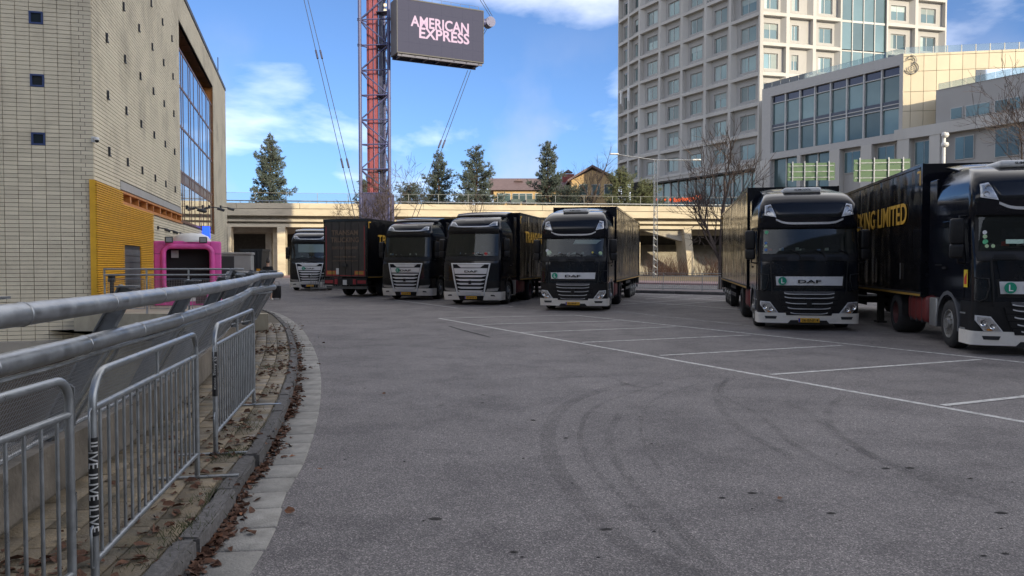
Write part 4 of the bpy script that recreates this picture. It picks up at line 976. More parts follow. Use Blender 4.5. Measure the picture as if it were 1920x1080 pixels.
        fcols('chrome_bar', lambda x: .935 + .02*(abs(x)/.6)**8, lambda x: .952 + .03*(abs(x)/.6)**8, -.61, .61, .045, m_chrome, .02)
        for z, wd in ((.86, .60), (.72, .57), (.585, .52), (.455, .45)):
            fpoly('grille_slat', [[(-wd-.1, z-.055), (wd+.1, z-.055), (wd+.13, z+.05), (-wd-.13, z+.05)]], .034, m_plas, nx=12, depth=.02)
            fcols('chrome_bar', lambda x: z-.028 + .03*(abs(x)/wd)**6, lambda x: z-.008 + .035*(abs(x)/wd)**6, -wd, wd, .048, m_chrome, .02)
        w = MB(); w.box(-.06, .06, fy(0, .7)-.09, fy(0, .7)-.03, .63, .83); w.build('front_radar', m_plas, t, bevel=.015)
        for s in (1, -1):
            pl_ = [(.74, .46), (1.06, .47), (1.20, .74), (.93, .75)]; pl_ = [(.74, .455), (1.05, .46), (1.19, .66), (1.19, .76), (.95, .74)]
            pl_ = pl_ if s > 0 else mir(pl_); cx = sum(p[0] for p in pl_)/5; cz = sum(p[1] for p in pl_)/5
            fpoly('headlight_rim', [pl_], .022, m_silver, nx=10); ins = [(q[0]*.85+cx*.15, q[1]*.85+cz*.15) for q in pl_]
            hl = fpoly('headlight', [ins], .028, m_lampin, nx=10)
            for (bx, bz2, br) in ((1.08, .62, .07), (.93, .56, .06)):
                w = MB(); w.lathe([(.001, .02), (br*.6, .015), (br, -.01), (br+.004, -.018), (br*.8, -.018), (br*.5, .005), (.001, .006)], (s*bx, fy(bx, bz2)-.036, bz2), (0, 1, 0), 16); w.build('bulb', m_bulb, hl, smooth=60)
            w = MB(); w.cbox((s*.97, fy(.97, .5)-.04, .49), (.09, .02, .03)); w.build('indicator', m_amber, hl)
            fpoly('lens', [ins], .05, m_lampglass, depth=.002, nx=10, parent=hl)
        bumper = MB(); bp = loft([.19, .24, .30, .42, .455], .72, .02)
        bo = bp.build('bumper', m_bumper, t, smooth=38)
        fpoly('bumper_cut', [[(-.52, .17), (.52, .17), (.44, .27), (-.44, .27)]], .05, m_chassis, nx=8)
        for s in (1, -1):
            p_ = [(.80, .30), (1.05, .30), (1.08, .37), (.78, .37)]; fpoly('fog_lamp', [p_ if s > 0 else mir(p_)], .034, m_darksteel, nx=6, parent=bo)
        pz = .275
    else:
        vis = fpoly('sun_visor', [[(-1.10, 2.98), (1.10, 2.98), (1.11, 3.15), (-1.11, 3.15)]], .09, m_plas, depth=.14, nx=28)
        fcols('silver_blade', lambda x: 3.24 + .03*(abs(x)/.8)**4, lambda x: 3.285 + .035*(abs(x)/.8)**4, -.82, .82, .03, m_silver, .03, 26)
        for s in (1, -1):
            pl_ = [(.62, 3.26), (1.03, 3.30), (1.0, 3.47), (.84, 3.46)]; pl_ = pl_ if s > 0 else mir(pl_); cx = sum(p[0] for p in pl_)/4; cz = sum(p[1] for p in pl_)/4
            fpoly('spotlight_rim', [pl_], .03, m_silver, nx=8); ins = [(q[0]*.74+cx*.26, q[1]*.74+cz*.26) for q in pl_]
            li = fpoly('spotlight', [ins], .036, m_lampin, nx=8); fpoly('lens', [ins], .05, m_lampglass, depth=.002, nx=8, parent=li)
        w = MB(); w.prism([(-1.0, 0, 3.70), (1.0, 0, 3.70), (.98, .0, 3.74), (-.98, 0, 3.74)], (0, .01, 0))
        w = MB(); rows = []
        for y, z in ((1.25, 3.70), (1.3, 3.82), (1.5, 3.92), (2.2, 3.99)): rows.append([Vector((u*1.12, y + .12*u*u, z - .03*u**4)) for u in us])
        w.grid(rows); o = w.build('roof_deflector', m_paint, t, smooth=40); sm_ = o.modifiers.new('s', 'SOLIDIFY'); sm_.thickness = .05
        fpoly('roof_rib', [[(-.45, 3.40), (.45, 3.40), (.42, 3.58), (-.42, 3.58)]], .02, m_paint, nx=10)
        # grille frame
        g = [(-.80, 1.72), (.80, 1.72), (.54, .42), (-.54, .42)]
        fpoly('grille', [[g[3], g[2], g[1], g[0]]], .03, m_void, nx=16, nz=8)
        th = .05
        fpoly('grille_frame', [[(.535, .42), (.59, .40), (.86, 1.74), (.80, 1.72)], mir([(.535, .42), (.59, .40), (.86, 1.74), (.80, 1.72)])], .07, m_silver, nx=8)
        fpoly('grille_frame', [[(-.80, 1.70), (.80, 1.70), (.86, 1.745), (-.86, 1.745)], [(-.59, .395), (.59, .395), (.55, .43), (-.55, .43)]], .069, m_silver, nx=16)
        lw = lambda z: .54 + (.80-.54)*(z-.42)/1.30
        fpoly('grille_top', [[(-.42, 1.56), (.42, 1.56), (.60, 1.69), (-.60, 1.69)]], .05, m_silver, nx=8)
        fpoly('badge_band', [[(-lw(1.30)+.03, 1.30), (lw(1.30)-.03, 1.30), (lw(1.53)-.03, 1.53), (-lw(1.53)+.03, 1.53)]], .055, m_silver, nx=14); bz = 1.41
        for z in (1.20, 1.04, .88, .72, .57, .475):
            a = lw(z)-.04; fpoly('grille_slat', [[(-a*.72, z-.035), (a*.72, z-.035), (a, z+.015), (a, z+.045), (a*.7, z+.025), (-a*.7, z+.025), (-a, z+.045), (-a, z+.015)][:4] + [(-a, z+.045), (-a, z+.015)]], .058, m_silver, nx=14, nz=1)
        for s in (1, -1):
            pl_ = [(.66, .56), (1.12, .60), (1.20, .75), (.72, .71)]; pl_ = pl_ if s > 0 else mir(pl_); cx = sum(p[0] for p in pl_)/4; cz = sum(p[1] for p in pl_)/4
            hl = fpoly('headlight', [pl_], .03, m_lampin, nx=10); fpoly('lens', [pl_], .05, m_lampglass, depth=.002, nx=10, parent=hl)
            fpoly('light_strip', [[(pl_[3][0], pl_[3][1]-.03), (pl_[2][0], pl_[2][1]-.03), pl_[2], pl_[3]] if s > 0 else [(pl_[2][0], pl_[2][1]-.03), (pl_[3][0], pl_[3][1]-.03), pl_[3], pl_[2]]], .045, m_darksteel, nx=8, parent=hl)
        bo = loft([.21, .26, .34, .50, .555], .72, .03).build('bumper', m_bumper, t, smooth=38)
        fpoly('bumper_cut', [[(-.50, .20), (.50, .20), (.56, .40), (-.56, .40)]], .045, m_plas, nx=8)
        for s in (1, -1):
            p_ = [(.84, .38), (1.04, .37), (1.0, .43), (.86, .44)]; fpoly('fog_lamp', [p_ if s > 0 else mir(p_)], .044, m_darksteel, nx=6, parent=bo)
        w = MB(); w.box(-.05, .05, fy(0, .95)-.14, fy(0, .95)-.06, .88, 1.02); w.build('front_radar', m_plas, t, bevel=.01)
        pz = .315
    # badge lettering, green L sign, plate
    text_obj('badge_letters', 'DAF', m_black, t, (.0 if kind == 'xf' else .03, fy(0, bz)-.075, bz-.012), .085, .56, bold=.06, depth=.006)
    if lsign:
        sx = -.66 if kind == 'xf' else -.36; sr = .105
        w = MB(); w.lathe([(.001, -.004), (sr, -.004), (sr, .004), (.001, .004)], (sx, fy(sx, bz)-.085, bz), (0, 1, 0), 28); ls = w.build('low_noise_sign', m_lgreen, t)
        text_obj('lettering', 'L', mwhite_print, ls, (sx+.008, fy(sx, bz)-.093, bz), .12, .075, bold=.03, depth=.002)
    w = MB(); py_ = fy(0, pz)-.085; w.box(-.26, .26, py_, py_+.02, pz-.055, pz+.055); pt = w.build('number_plate', m_plate, t, bevel=.004)
    w = MB(); w.box(-.256, -.215, py_-.003, py_, pz-.05, pz+.05); w.build('plate_band', m_blue, pt)
    if plate: text_obj('plate_text', plate, m_black, pt, (.025, py_-.004, pz), .068, .40, bold=.02, depth=.002)
    # cab sides: doors, side glass, wheel arch, steps, mirrors, wheels
    for s in (-1, 1):
        X = s*1.237
        w = MB(); dz0, dz1 = 1.05, wz1-.02
        w.prism([(X, .50, 1.9), (X, .52, dz0), (X, 1.75, dz0), (X, 1.75, dz1), (X, .72, dz1)], (s*.014, 0, 0)); dr_ = w.build('door', m_paint, t, bevel=.006)
        w = MB(); w.prism([(X+s*.014, .58, 1.98), (X+s*.014, 1.68, 1.92), (X+s*.014, 1.68, dz1-.05), (X+s*.014, .78, dz1-.05)], (s*.006, 0, 0)); w.build('side_window', M('side_glass', (.012, .014, .016), .04, var=0, coat=.5), dr_)
        w = MB(); w.box(X+s*.014, X+s*.04, 1.45, 1.66, 1.62, 1.67); w.build('handle', m_plas, dr_)
        w = MB(); w.box(min(X, X+s*.012), max(X, X+s*.012), .45, 2.18, 1.70, 1.715); w.build('body_line', M('seam_grey', (0,)*3), t)
        w = MB(); ring = []
        for k in range(11):
            a = R(-12 + 204*k/10); ring.append([Vector((s*x, 1.38 - .66*math.cos(a)*rr, .52 + .66*math.sin(a)*rr)) for x, rr in ((.86, .93), (.86, 1.0), (1.255, 1.0), (1.255, .88))])
        w.grid(ring); w.build('wheel_arch', m_fend if kind == 'xf' else m_plas, t, smooth=40)
        for k in range(2):
            w = MB(); w.box(min(s*1.02, s*1.24), max(s*1.02, s*1.24), .45, .72, .46+k*.3, .49+k*.3); w.build('step', m_alu, t)
        wheel(t, s*1.06, 1.38, .5, s); wheel(t, s*.93, 5.1, .5, s, dual=True)
        w = MB(); ring = []
        for k in range(9):
            a = R(-5 + 190*k/8); ring.append([Vector((s*x, 5.1 - .6*math.cos(a), .52 + .6*math.sin(a))) for x in (.64, 1.24)])
        w.grid(ring); w.build('mudguard', m_plas, t, smooth=40)
        # side fairing behind the cab
        w = MB(); w.box(min(s*1.2, s*1.235), max(s*1.2, s*1.235), 2.16, 2.62, 1.05, 3.55 if kind == 'xf' else 3.75); w.build('air_fairing', m_paint, t, bevel=.015)
        # mirrors
        mzs = ((2.36, .50), (1.98, .28)) if kind == 'xf' else ((2.50, .50), (2.13, .26))
        for mz, mh in mzs: obj('mirror', rbox_mesh('mirror', .25, .18, mh, .05), m_plas, t, loc=(s*1.42, .42, mz), rot=(0, 0, s*R(12)))
        w = MB(); w.tube([(s*1.18, .55, mzs[0][0]+.3), (s*1.36, .46, mzs[0][0]+.3), (s*1.36, .46, mzs[0][0]+.2)], .022, 8); w.tube([(s*1.2, .55, mzs[1][0]-.24), (s*1.38, .46, mzs[1][0]-.22), (s*1.38, .46, mzs[1][0]-.1)], .022, 8); w.build('mirror_arm', m_plas, t, smooth=60)
        # tanks and boxes between the axles
        obj('battery_box', rbox_mesh('battery_box', .5, .45, .62, .03), m_alu, t, loc=(s*.95, 2.45, .68))
        w = MB(); w.box(-.28, .28, 0, 1.35, -.30, .30); tk = obj('fuel_tank', rbox_mesh('fuel_tank', .56, 1.35, .62, .12), tank, t, loc=(s*.93, 3.55, .70))
        for yy in (-.4, .0, .4): w = MB(); w.box(-.285, .285, yy-.025, yy+.025, -.315, .315); w.build('tank_strap', m_darksteel, tk, bevel=.1)
    w = MB(); w.box(-.42, -.34, 1.0, 6.0, .72, 1.0); w.box(.34, .42, 1.0, 6.0, .72, 1.0); w.box(-.34, .34, 5.05, 5.15, .45, .55); w.box(-1.0, 1.0, 1.33, 1.43, .42, .52); w.build('chassis', m_chassis, t)
    w = MB(); w.box(-1.15, 1.15, .9, 2.2, .72, 1.01); w.build('cab_underside', m_chassis, t)
    if kind == 'xf':
        w = MB(); rows = []
        for y, z in ((1.35, 3.68), (1.6, 3.76), (2.0, 3.84), (2.3, 3.88)): rows.append([Vector((u*1.0, y + .1*u*u, z - .06*u**4)) for u in us])
        w.grid(rows); o = w.build('roof_deflector', m_paint, t, smooth=40); sm_ = o.modifiers.new('s', 'SOLIDIFY'); sm_.thickness = .04
    return t
def make_trailer(label, front, psi, L=13.0, text_side=None, text='TRANSAM TRUCKING LIMITED', rear=False, group='black semi trailers'):
    t = thing('semi_trailer', label, 'trailer', (front[0], front[1], 0), -psi, group); W2 = 1.275; z0, z1 = .98, 4.0
    w = MB(); w.box(-W2+.02, W2-.02, .02, L-.02, z0+.06, z1-.05); w.build('body', m_trailer, t)
    for s in (-1, 1):
        a, b = (s*(W2-.03), s*(W2+.006)); a, b = min(a, b), max(a, b)
        w = MB(); w.box(a, b, 0, L, z1-.07, z1); w.build('top_rail', m_paint, t)
        w = MB(); w.box(a, b, 0, L, z0, z0+.10); w.build('bottom_rail', m_chassis, t)
        c, d = min(s*W2, s*(W2+.010)), max(s*W2, s*(W2+.010))
        w = MB(); w.box(c, d, .05, L-.05, z0+.012, z0+.06); w.build('marker_tape', M('ochre_tape', (.34, .20, .035), .5, var=.2), t)
        for y0 in (0, L-.10): w = MB(); w.box(a, b, y0, y0+.10, z0+.10, z1-.07); w.build('corner_post', m_paint, t)
        for (yy0, yy1, q0, q1) in ((.14, .38, 3.80, 3.85), (.14, .19, 3.52, 3.80), (L-.38, L-.14, 3.80, 3.85), (L-.19, L-.14, 3.52, 3.80)):
            w = MB(); w.box(c, d, yy0, yy1, q0, q1); w.build('corner_mark', m_gold, t)
        w = MB(); w.box(c, d, 1.55, 1.62, 1.35, 1.75); w.build('side_notice', M('grey_notice', (.09, .09, .09), .5), t)
        for k in range(3): wheel(t, s*1.02, L-4.6+1.31*k, .49, s, scale=.98)
        for z in (.52, .80): w = MB(); w.box(min(s*1.17, s*1.2), max(s*1.17, s*1.2), 5.2, L-5.3, z, z+.12); w.build('side_guard', m_chassis, t)
        w = MB(); w.box(min(s*.85, s*1.0), max(s*.85, s*1.0), 4.6, 4.8, .1, 1.0); w.box(min(s*.8, s*1.05), max(s*.8, s*1.05), 4.5, 4.9, .05, .1); w.build('landing_leg', m_chassis, t)
        w = MB()
        for k in range(3):
            ring = [[Vector((s*x, L-4.6+1.31*k - .57*math.cos(R(20+140*j/6)), .49 + .57*math.sin(R(20+140*j/6)))) for x in (.8, 1.24)] for j in range(7)]; w.grid(ring)
        w.build('mudguard', m_plas, t)
    w = MB(); w.box(-.5, -.4, 1.0, L-.4, .78, .98); w.box(.4, .5, 1.0, L-.4, .78, .98)
    for k in range(3): w.box(-.9, .9, L-4.65+1.31*k, L-4.55+1.31*k, .44, .54)
    w.build('chassis', m_chassis, t)
    w = MB(); w.box(-W2, W2, -.004, .03, z0, z1-.01); w.build('front_wall', m_paint, t)
    w = MB(); w.box(-1.2, 1.2, L-.2, L-.1, .42, .56); w.build('rear_bumper', M('bumper_grey', (.11, .115, .12), .5), t)
    w = MB(); w.box(-1.24, 1.24, L-.06, L+.01, .62, .97); w.build('light_board', m_chassis, t)
    for s in (-1, 1):
        w = MB(); w.box(min(s*.72, s*1.2), max(s*.72, s*1.2), L+.01, L+.04, .70, .86); w.build('tail_light', m_refl, t)
        w = MB(); w.box(min(s*.46, s*.62), max(s*.46, s*.62), L+.01, L+.05, .66, .92); w.build('tail_light', m_refl, t)
    for s in (-1, 1):
        w = MB(); w.box(min(s*.015, s*1.19), max(s*.015, s*1.19), L-.02, L+.02, z0+.05, z1-.14); dr_ = w.build('rear_door', m_trailer_rear, t)
        for x in (.35, .78): w = MB(); w.tube([(s*x, L+.035, z0+.02), (s*x, L+.035, z1-.16)], .014, 8); w.build('lock_rod', m_trailer_rear, dr_, smooth=60)
        for k in range(4): w = MB(); w.box(min(s*1.14, s*1.25), max(s*1.14, s*1.25), L+.0, L+.035, z0+.35+k*.75, z0+.43+k*.75); w.build('hinge', m_darksteel, dr_)
    w = MB(); w.box(-W2, W2, L-.05, L+.06, z1-.13, z1-.0); w.build('rear_header', m_paint, t)
    if rear:
        YF = L+.058; xd = (-1, 0, 0)
        for (s_, z, h, wd, bold, sh) in (('TRANSAM', 3.30, .26, 1.55, .045, 0), ('TRUCKING', 2.93, .26, 1.65, .045, 0), ('SUFFOLK ENGLAND', 2.52, .14, 1.55, .02, .25), ('+44(0)1986 894345', 2.05, .11, 1.35, .02, .25), ('contact@transamtrucking.com', 1.86, .085, 1.5, .012, .25)):
            text_obj('lettering', s_, m_faded, t, (0, YF, z), h, wd, xd, (0, 0, 1), bold=bold, shear=sh, depth=.003)
        tape = MB()
        for s in (-1, 1): tape.box(min(s*1.10, s*1.15), max(s*1.10, s*1.15), L+.02, L+.026, z0+.1, 3.65)
        tape.box(-1.1, 1.1, L+.02, L+.026, z0+.1, z0+.145); tape.build('red_outline_tape', m_refl, t)
        for s in (-1, 1):
            w = MB(); w.box(min(s*.55, s*1.09), max(s*.55, s*1.09), L+.02, L+.03, z0+.16, z0+.37); mk = w.build('marker_board', M('marker_red', (.55, .12, .05), .5), t)
            w = MB(); w.box(min(s*.6, s*1.04), max(s*.6, s*1.04), L+.03, L+.034, z0+.20, z0+.33); w.build('marker_face', M('marker_ochre', (.38, .25, .05), .5), mk)
        w = MB(); w.box(.36, .54, L+.02, L+.03, z0+.18, z0+.5); w.build('speed_plate', m_white, t)
        w = MB(); w.box(-.10, .13, L+.045, L+.055, .62, .88); w.build('number_plate', m_white, t)
        w = MB(); w.box(-.14, .14, L+.05, L+.14, 1.55, 1.72); w.build('door_lock', m_darksteel, t, bevel=.02)
    if text_side:
        s = text_side; xd = (0, 1, 0) if s > 0 else (0, -1, 0); n = len(text)*.42
        ce = 1.0 + n/2 if s > 0 else 1.15 + n/2
        if rear: ce = L - 1.1 - n/2
        text_obj('lettering', text, m_gold, t, (s*(W2+.004), ce, 2.95), .52, n, xd, (0, 0, 1), bold=.035, depth=.004)
    return t
def fwd(p, psi, d): return (p[0] + math.sin(psi)*d, p[1] + math.cos(psi)*d)
GREEN = (.10, .45, .22); PALE = (.45, .6, .35); BLUE = (.08, .2, .45); WHT = (.7, .7, .7)
# the leftmost truck, far back
make_tractor('black truck standing far back between the underpass column and the trailer doors', (-12.8, 48.6), R(-6), 'ng', '', True, blind=[[(-.72, 2.42), (.98, 2.42), (.95, 2.93), (-.74, 2.93)]])
make_trailer('black trailer behind the farthest truck near the underpass', fwd((-12.8, 48.6), R(-6), 3.0), R(-6), text_side=None)
# trailer showing its rear doors
rr0 = G(689, 553); rear_c = Vector((-8.54, 39.4)); ps2 = R(19.6)
fr2 = (rear_c.x + math.sin(ps2)*13.0, rear_c.y + math.cos(ps2)*13.0)
make_trailer('black trailer showing rear doors lettered TRANSAM TRUCKING with red outline tape', fr2, ps2 + math.pi, text_side=-1, rear=True)
P3 = (-5.0, 36.2); make_tractor('black truck with chrome grille and green L sign beside the lettered trailer doors', P3, R(15), 'ng', '93-HHB-8', True)
make_trailer('black trailer coupled to the chrome grille truck with the L sign', fwd(P3, R(15), 3.0), R(15), text_side=1)
P4 = (-1.69, 31.85); make_tractor('black truck with a chrome framed grille and no L sign', P4, R(15.5), 'ng', '87-BXB-4', False, stickers=((.62, 2.12, .07, (.5, .04, .04)),))
make_trailer('black trailer with gold TRANSAM lettering coupled to the truck without L sign', fwd(P4, R(15.5), 3.0), R(15.5), text_side=1)
P5 = (2.22, 27.95); make_tractor('black high roofed truck with plate 85-BNF-5 in the middle of the row', P5, R(13.4), 'xf', '85-BNF-5', True, blind=[[(-.02, 2.44), (.82, 2.44), (1.02, 2.60), (.06, 2.60)]], stickers=((-.98, 2.2, .06, WHT), (-.9, 2.12, .09, (.55, .65, .5)), (.98, 2.1, .07, PALE), (.7, 2.13, .035, (.7, .6, .1))))
make_trailer('glossy black trailer reflecting the sunlit bridge behind the truck with plate 85-BNF-5', fwd(P5, R(13.4), 3.0), R(13.4))
P6 = (7.65, 19.78); make_tractor('black high roofed truck with plate 26-BNF-4 standing beside the bare tree', P6, R(12), 'xf', '26-BNF-4', True, stickers=((-1.03, 2.55, .05, GREEN), (-1.05, 2.27, .035, BLUE), (-1.05, 2.19, .035, PALE), (-1.05, 2.09, .04, BLUE)))
make_trailer('glossy black trailer with wavy golden reflections coupled to the truck with plate 26-BNF-4', fwd(P6, R(12), 3.0), R(12))
P7 = (9.95, 14.25); t7 = make_tractor('black high roofed truck cut by the right edge of the picture', P7, R(11.4), 'xf', '', True, stickers=((-1.02, 2.33, .04, WHT), (-1.02, 2.25, .04, PALE), (-1.02, 2.15, .05, GREEN), (-1.0, 2.07, .035, PALE), (-.90, 2.07, .035, PALE)))
make_trailer('black trailer with gold LIMITED lettering nearest the right edge', fwd(P7, R(11.4), 3.0), R(11.4), text_side=-1)

w = MB(); w.box(-1.262, -1.254, .30, .48, 1.28, 1.62); sg = w.build('warning_sticker', M('yellow_sticker', (.75, .55, .03), .5, var=.1), t7)
w = MB(); w.prism([(-1.264, .33, 1.34), (-1.264, .45, 1.34), (-1.264, .45, 1.46), (-1.264, .33, 1.56)], (-.002, 0, 0)); w.build('sticker_mark', M('red_sticker', (.55, .04, .03), .5), sg)
w = MB(); w.box(-.72, -.42, .02, .03, 2.11, 2.19); w.build('permit_card', M('pale_card', (.45, .62, .52), .6, var=.2, scale=30), t7).location = (0, -.02, 0)
# ------------------------------------------------------------------ overpass
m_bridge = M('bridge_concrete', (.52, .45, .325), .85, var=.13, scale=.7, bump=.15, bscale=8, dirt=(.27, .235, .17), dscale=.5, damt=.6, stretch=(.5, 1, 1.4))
m_bridge_shade = M('bridge_concrete_shaded', (.36, .33, .27), .85, var=.16, scale=.9, dirt=(.18, .15, .11), dscale=.8, damt=.6)  # darker copy: shade behind the sunlit bridge face put into the colour
OA = PY(430, 500, 98); OB = PY(1400, 500, 106); od = (OB-OA); od.z = 0; od.normalize(); ORZ = math.atan2(od.y, od.x); OU = (od.x, od.y)
ov = thing('overpass', 'long sunlit concrete road bridge on columns behind the parked trucks', 'bridge', (OA.x, OA.y, 0), ORZ)
opx = lambda x, y: onplane(x, y, OA, OU)
ZT = opx(560, 381)[1]; Zj = opx(560, 391.9)[1]; Zb = opx(560, 404.4)[1]; Zl1 = opx(560, 413.5)[1]; Zl2 = opx(560, 422.5)[1]; Zu = opx(560, 431)[1]
X0, X1 = -70, opx(1440, 470)[0]
for k in range(18):
    xa = X0 + k*(X1-X0)/18; xb = xa + (X1-X0)/18 - .05
    q = MB(); q.box(xa, xb, -.06, .35, Zj+.06, ZT); q.build('parapet_panel', m_bridge, ov)
    q = MB(); q.box(xa-.02 if k else xa, xb+.03, -.0, .4, Zb, Zj); q.build('fascia_panel', m_bridge, ov)
q = MB(); q.box(X0, X1, .05, .3, Zj, Zj+.06); q.build('joint_strip', m_chassis, ov)
q = MB(); q.box(X0, X1, .4, 12, Zb+.1, Zj+.3); q.build('deck', m_bridge_shade, ov)
for (za, zb_, y0) in ((Zl1-.12, Zl1+.12, .35), (Zl2-.2, Zl2+.2, .55)):
    q = MB(); q.box(X0, X1, y0, y0+.6, za, zb_); q.build('ledge', m_bridge, ov)
q = MB(); q.box(X0, X1, 1.15, 1.9, Zl2-.2, Zb+.1); q.build('edge_beam', m_bridge_shade, ov)
for y in (3.6, 6.2, 8.8): q = MB(); q.box(X0, X1, y, y+.8, Zu-.2, Zb+.1); q.build('beam', m_bridge_shade, ov)
col_px = [(425.5, 431.5), (518.5, 534.0), (1192, 1207), (1262, 1287), (1268, 1300)]
def column(x0, x1, y, d, z1, mat=m_bridge, taper=0):
    q = MB(); q.add([(x0+taper, y, -.3), (x1+taper, y, -.3), (x1+taper, y+d, -.3), (x0+taper, y+d, -.3), (x0, y, z1), (x1, y, z1), (x1, y+d, z1), (x0, y+d, z1)], [(0,3,2,1),(4,5,6,7),(0,1,5,4),(1,2,6,5),(2,3,7,6),(3,0,4,7)])
    return q.build('column', mat, ov, bevel=.06)
zc = Zl2-.2
a = opx(425, 470)[0]; b_ = opx(432, 470)[0]; column(a, b_, .4, 1.4, zc)
a = opx(518.5, 470)[0]; b_ = opx(534.0, 470)[0]; column(a, b_, .4, 1.6, zc)
a = opx(760, 470)[0]; column(a, a+1.2, .4, 1.6, zc); a = opx(1010, 470)[0]; column(a, a+1.2, .4, 1.6, zc)
a = opx(1283, 470)[0]; b_ = opx(1297, 470)[0]; column(a, b_, .3, 4.0, zc, taper=.75)
a = opx(1208, 470)[0]; b_ = opx(1218, 470)[0]; column(a, b_, 4.4, 3.0, zc-1.6)
a = opx(503.5, 470)[0]; b_ = opx(515.5, 470)[0]; column(a, b_, 3.0, 1.0, zc)
a = opx(478, 470)[0]*1.04; column(a, a+.8, 6, 1.2, zc, m_bridge_shade)
# cross heads, hand rail and net fence on top
q = MB(); a = opx(1283, 470)[0]; q.prism([(a-6, 1.3, zc), (a+1.2, 1.3, zc), (a+1.2, 1.3, zc-1.6), (a-.2, 1.3, zc-1.6)], (0, 1.2, 0)); q.build('crosshead', m_bridge_shade, ov)
q = MB(); q.tube([(X0, .1, ZT+.28), (X1, .1, ZT+.28)], .07, 8); q.build('hand_rail', m_galv, ov, smooth=60)
pm = MB(); pm.tube([(0, 0, 0), (0, 0, .28)], .04, 6); pm_ = pm.mesh('rail_post')
for k in range(int((X1-X0-3)/3.6)): obj('rail_post', pm_, m_galv, ov, loc=(X0+3+k*3.6, .1, ZT))
fp = MB(); fp.tube([(0, 0, 0), (0, 0, 1.35)], .035, 6); fp_ = fp.mesh('fence_post')
for k in range(int((X1-X0-3)/3.9)): obj('fence_post', fp_, m_grey, ov, loc=(X0+3+k*3.9, .32, ZT))
q = MB(); q.box(X0, X1, .315, .325, ZT+.05, ZT+1.3); q.build('net_screen', pane_mat('net_screen', (.93, .93, .93), -.03), ov)
q = MB(); q.tube([(X0, .32, ZT+1.32), (X1, .32, ZT+1.32)], .02, 5); q.build('fence_wire', m_grey, ov)
# concrete banks below the deck
bank = MB()
for k in range(6):
    za, zb_ = k*.75, (k+1)*.75-.05; y0 = 5.0 + k*1.15; bank.add([(opx(1120, 470)[0], y0, za), (X1, y0, za), (X1, y0+1.1, zb_), (opx(1120, 470)[0], y0+1.1, zb_)], [(0, 1, 2, 3)])
    bank.add([(opx(1120, 470)[0], y0+1.1, zb_), (X1, y0+1.1, zb_), (X1, y0+1.15, zb_+.05), (opx(1120, 470)[0], y0+1.15, zb_+.05)], [(0, 1, 2, 3)])
bank.build('bank_slope', m_bridge_shade, ov)
# ------------------------------------------------------------------ raised ground behind the bridge, with the two gaps under the road
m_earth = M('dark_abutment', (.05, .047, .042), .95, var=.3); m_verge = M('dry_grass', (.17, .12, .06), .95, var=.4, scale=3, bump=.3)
ter = struct(obj('raised_terrain', None)); ter.location = (OA.x, OA.y, 0); ter.rotation_euler = (0, 0, ORZ)
g1a, g1b = opx(467, 470)[0]*1.08, opx(486, 470)[0]*1.06; g2a, g2b = opx(535, 470)[0]*1.03, opx(549, 470)[0]*1.03
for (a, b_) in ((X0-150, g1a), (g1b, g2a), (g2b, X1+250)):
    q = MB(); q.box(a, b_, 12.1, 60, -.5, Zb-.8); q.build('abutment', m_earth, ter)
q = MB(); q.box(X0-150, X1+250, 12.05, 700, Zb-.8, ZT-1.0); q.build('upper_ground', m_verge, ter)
# lit yellow building glimpsed through the gap
yb_ = thing('yellow_building', 'small yellow house front glimpsed through the underpass', 'building', OA + od*((g1a+g1b)/2*1.3) + Vector((-od.y, od.x, 0))*62, ORZ)
q = MB(); q.box(-9, 9, 0, 8, 0, 9); wl = q.build('wall', M('yellow_render', (.55, .38, .15), .85, var=.1), yb_)
for i in range(5):
    for j in range(3):
        w = MB(); w.box(-7+i*3, -5.8+i*3, -.03, .0, 1.2+j*2.7, 2.7+j*2.7); wi = w.build('window', M('window_white', (.5, .5, .48), .5), yb_); w = MB(); w.box(-6.9+i*3, -5.9+i*3, -.04, -.03, 1.3+j*2.7, 2.6+j*2.7); w.build('pane', m_glazing, wi)
w = MB(); w.prism([(-9.4, -.5, 9), (9.4, -.5, 9), (9.4, 4, 11.5), (-9.4, 4, 11.5)], (0, 0, .2)); w.build('roof', M('red_roof', (.16, .07, .055), .8, var=.2), yb_)

# ------------------------------------------------------------------ verge, kerb and pedestrian fence behind the parking
va = G(1150, 548); vb = G(1420, 555)
dv_ = (vb-va); dv_.z = 0; Lf = dv_.length; dv_.normalize(); VRZ = math.atan2(dv_.y, dv_.x); base = va - dv_*14
vk = struct(obj('far_kerb', None)); vk.location = (base.x, base.y, 0); vk.rotation_euler = (0, 0, VRZ)
kme = rbox_mesh('kerb_stone', 1.98, .3, .34, .03, 1)
for k in range(22): obj('kerb_stone', kme, m_kerb, vk, loc=(k*2+1, 0, .0))
q = MB(); q.box(0, 44, .15, 2.2, -.1, .16); o = q.build('far_pavement', M('far_paving', (.16, .13, .125), .9, var=.2), None); o.location = vk.location; o.rotation_euler = vk.rotation_euler; struct(o)
q = MB(); q.box(-60, 120, 24, 46, -.1, .10); o = q.build('grass_verge', m_verge, None); o.location = vk.location; o.rotation_euler = vk.rotation_euler; struct(o)
q = MB(); q.box(-60, 120, 17, 23.9, -.1, .13); o = q.build('pink_pavement', M('pink_paving', (.30, .19, .18), .9, var=.15), None); o.location = vk.location; o.rotation_euler = vk.rotation_euler; struct(o)  # pinker, brighter strip of pavement before the verge
pf2 = thing('pedestrian_fence', 'grey metal pedestrian fence of thin upright bars behind the parking bays', 'fence', (base.x - dv_.y*.9, base.y + dv_.x*.9, .16), VRZ)
bar_m = MB(); bar_m.tube([(0, 0, .1), (0, 0, .88)], .011, 4); bar_me = bar_m.mesh('bar')
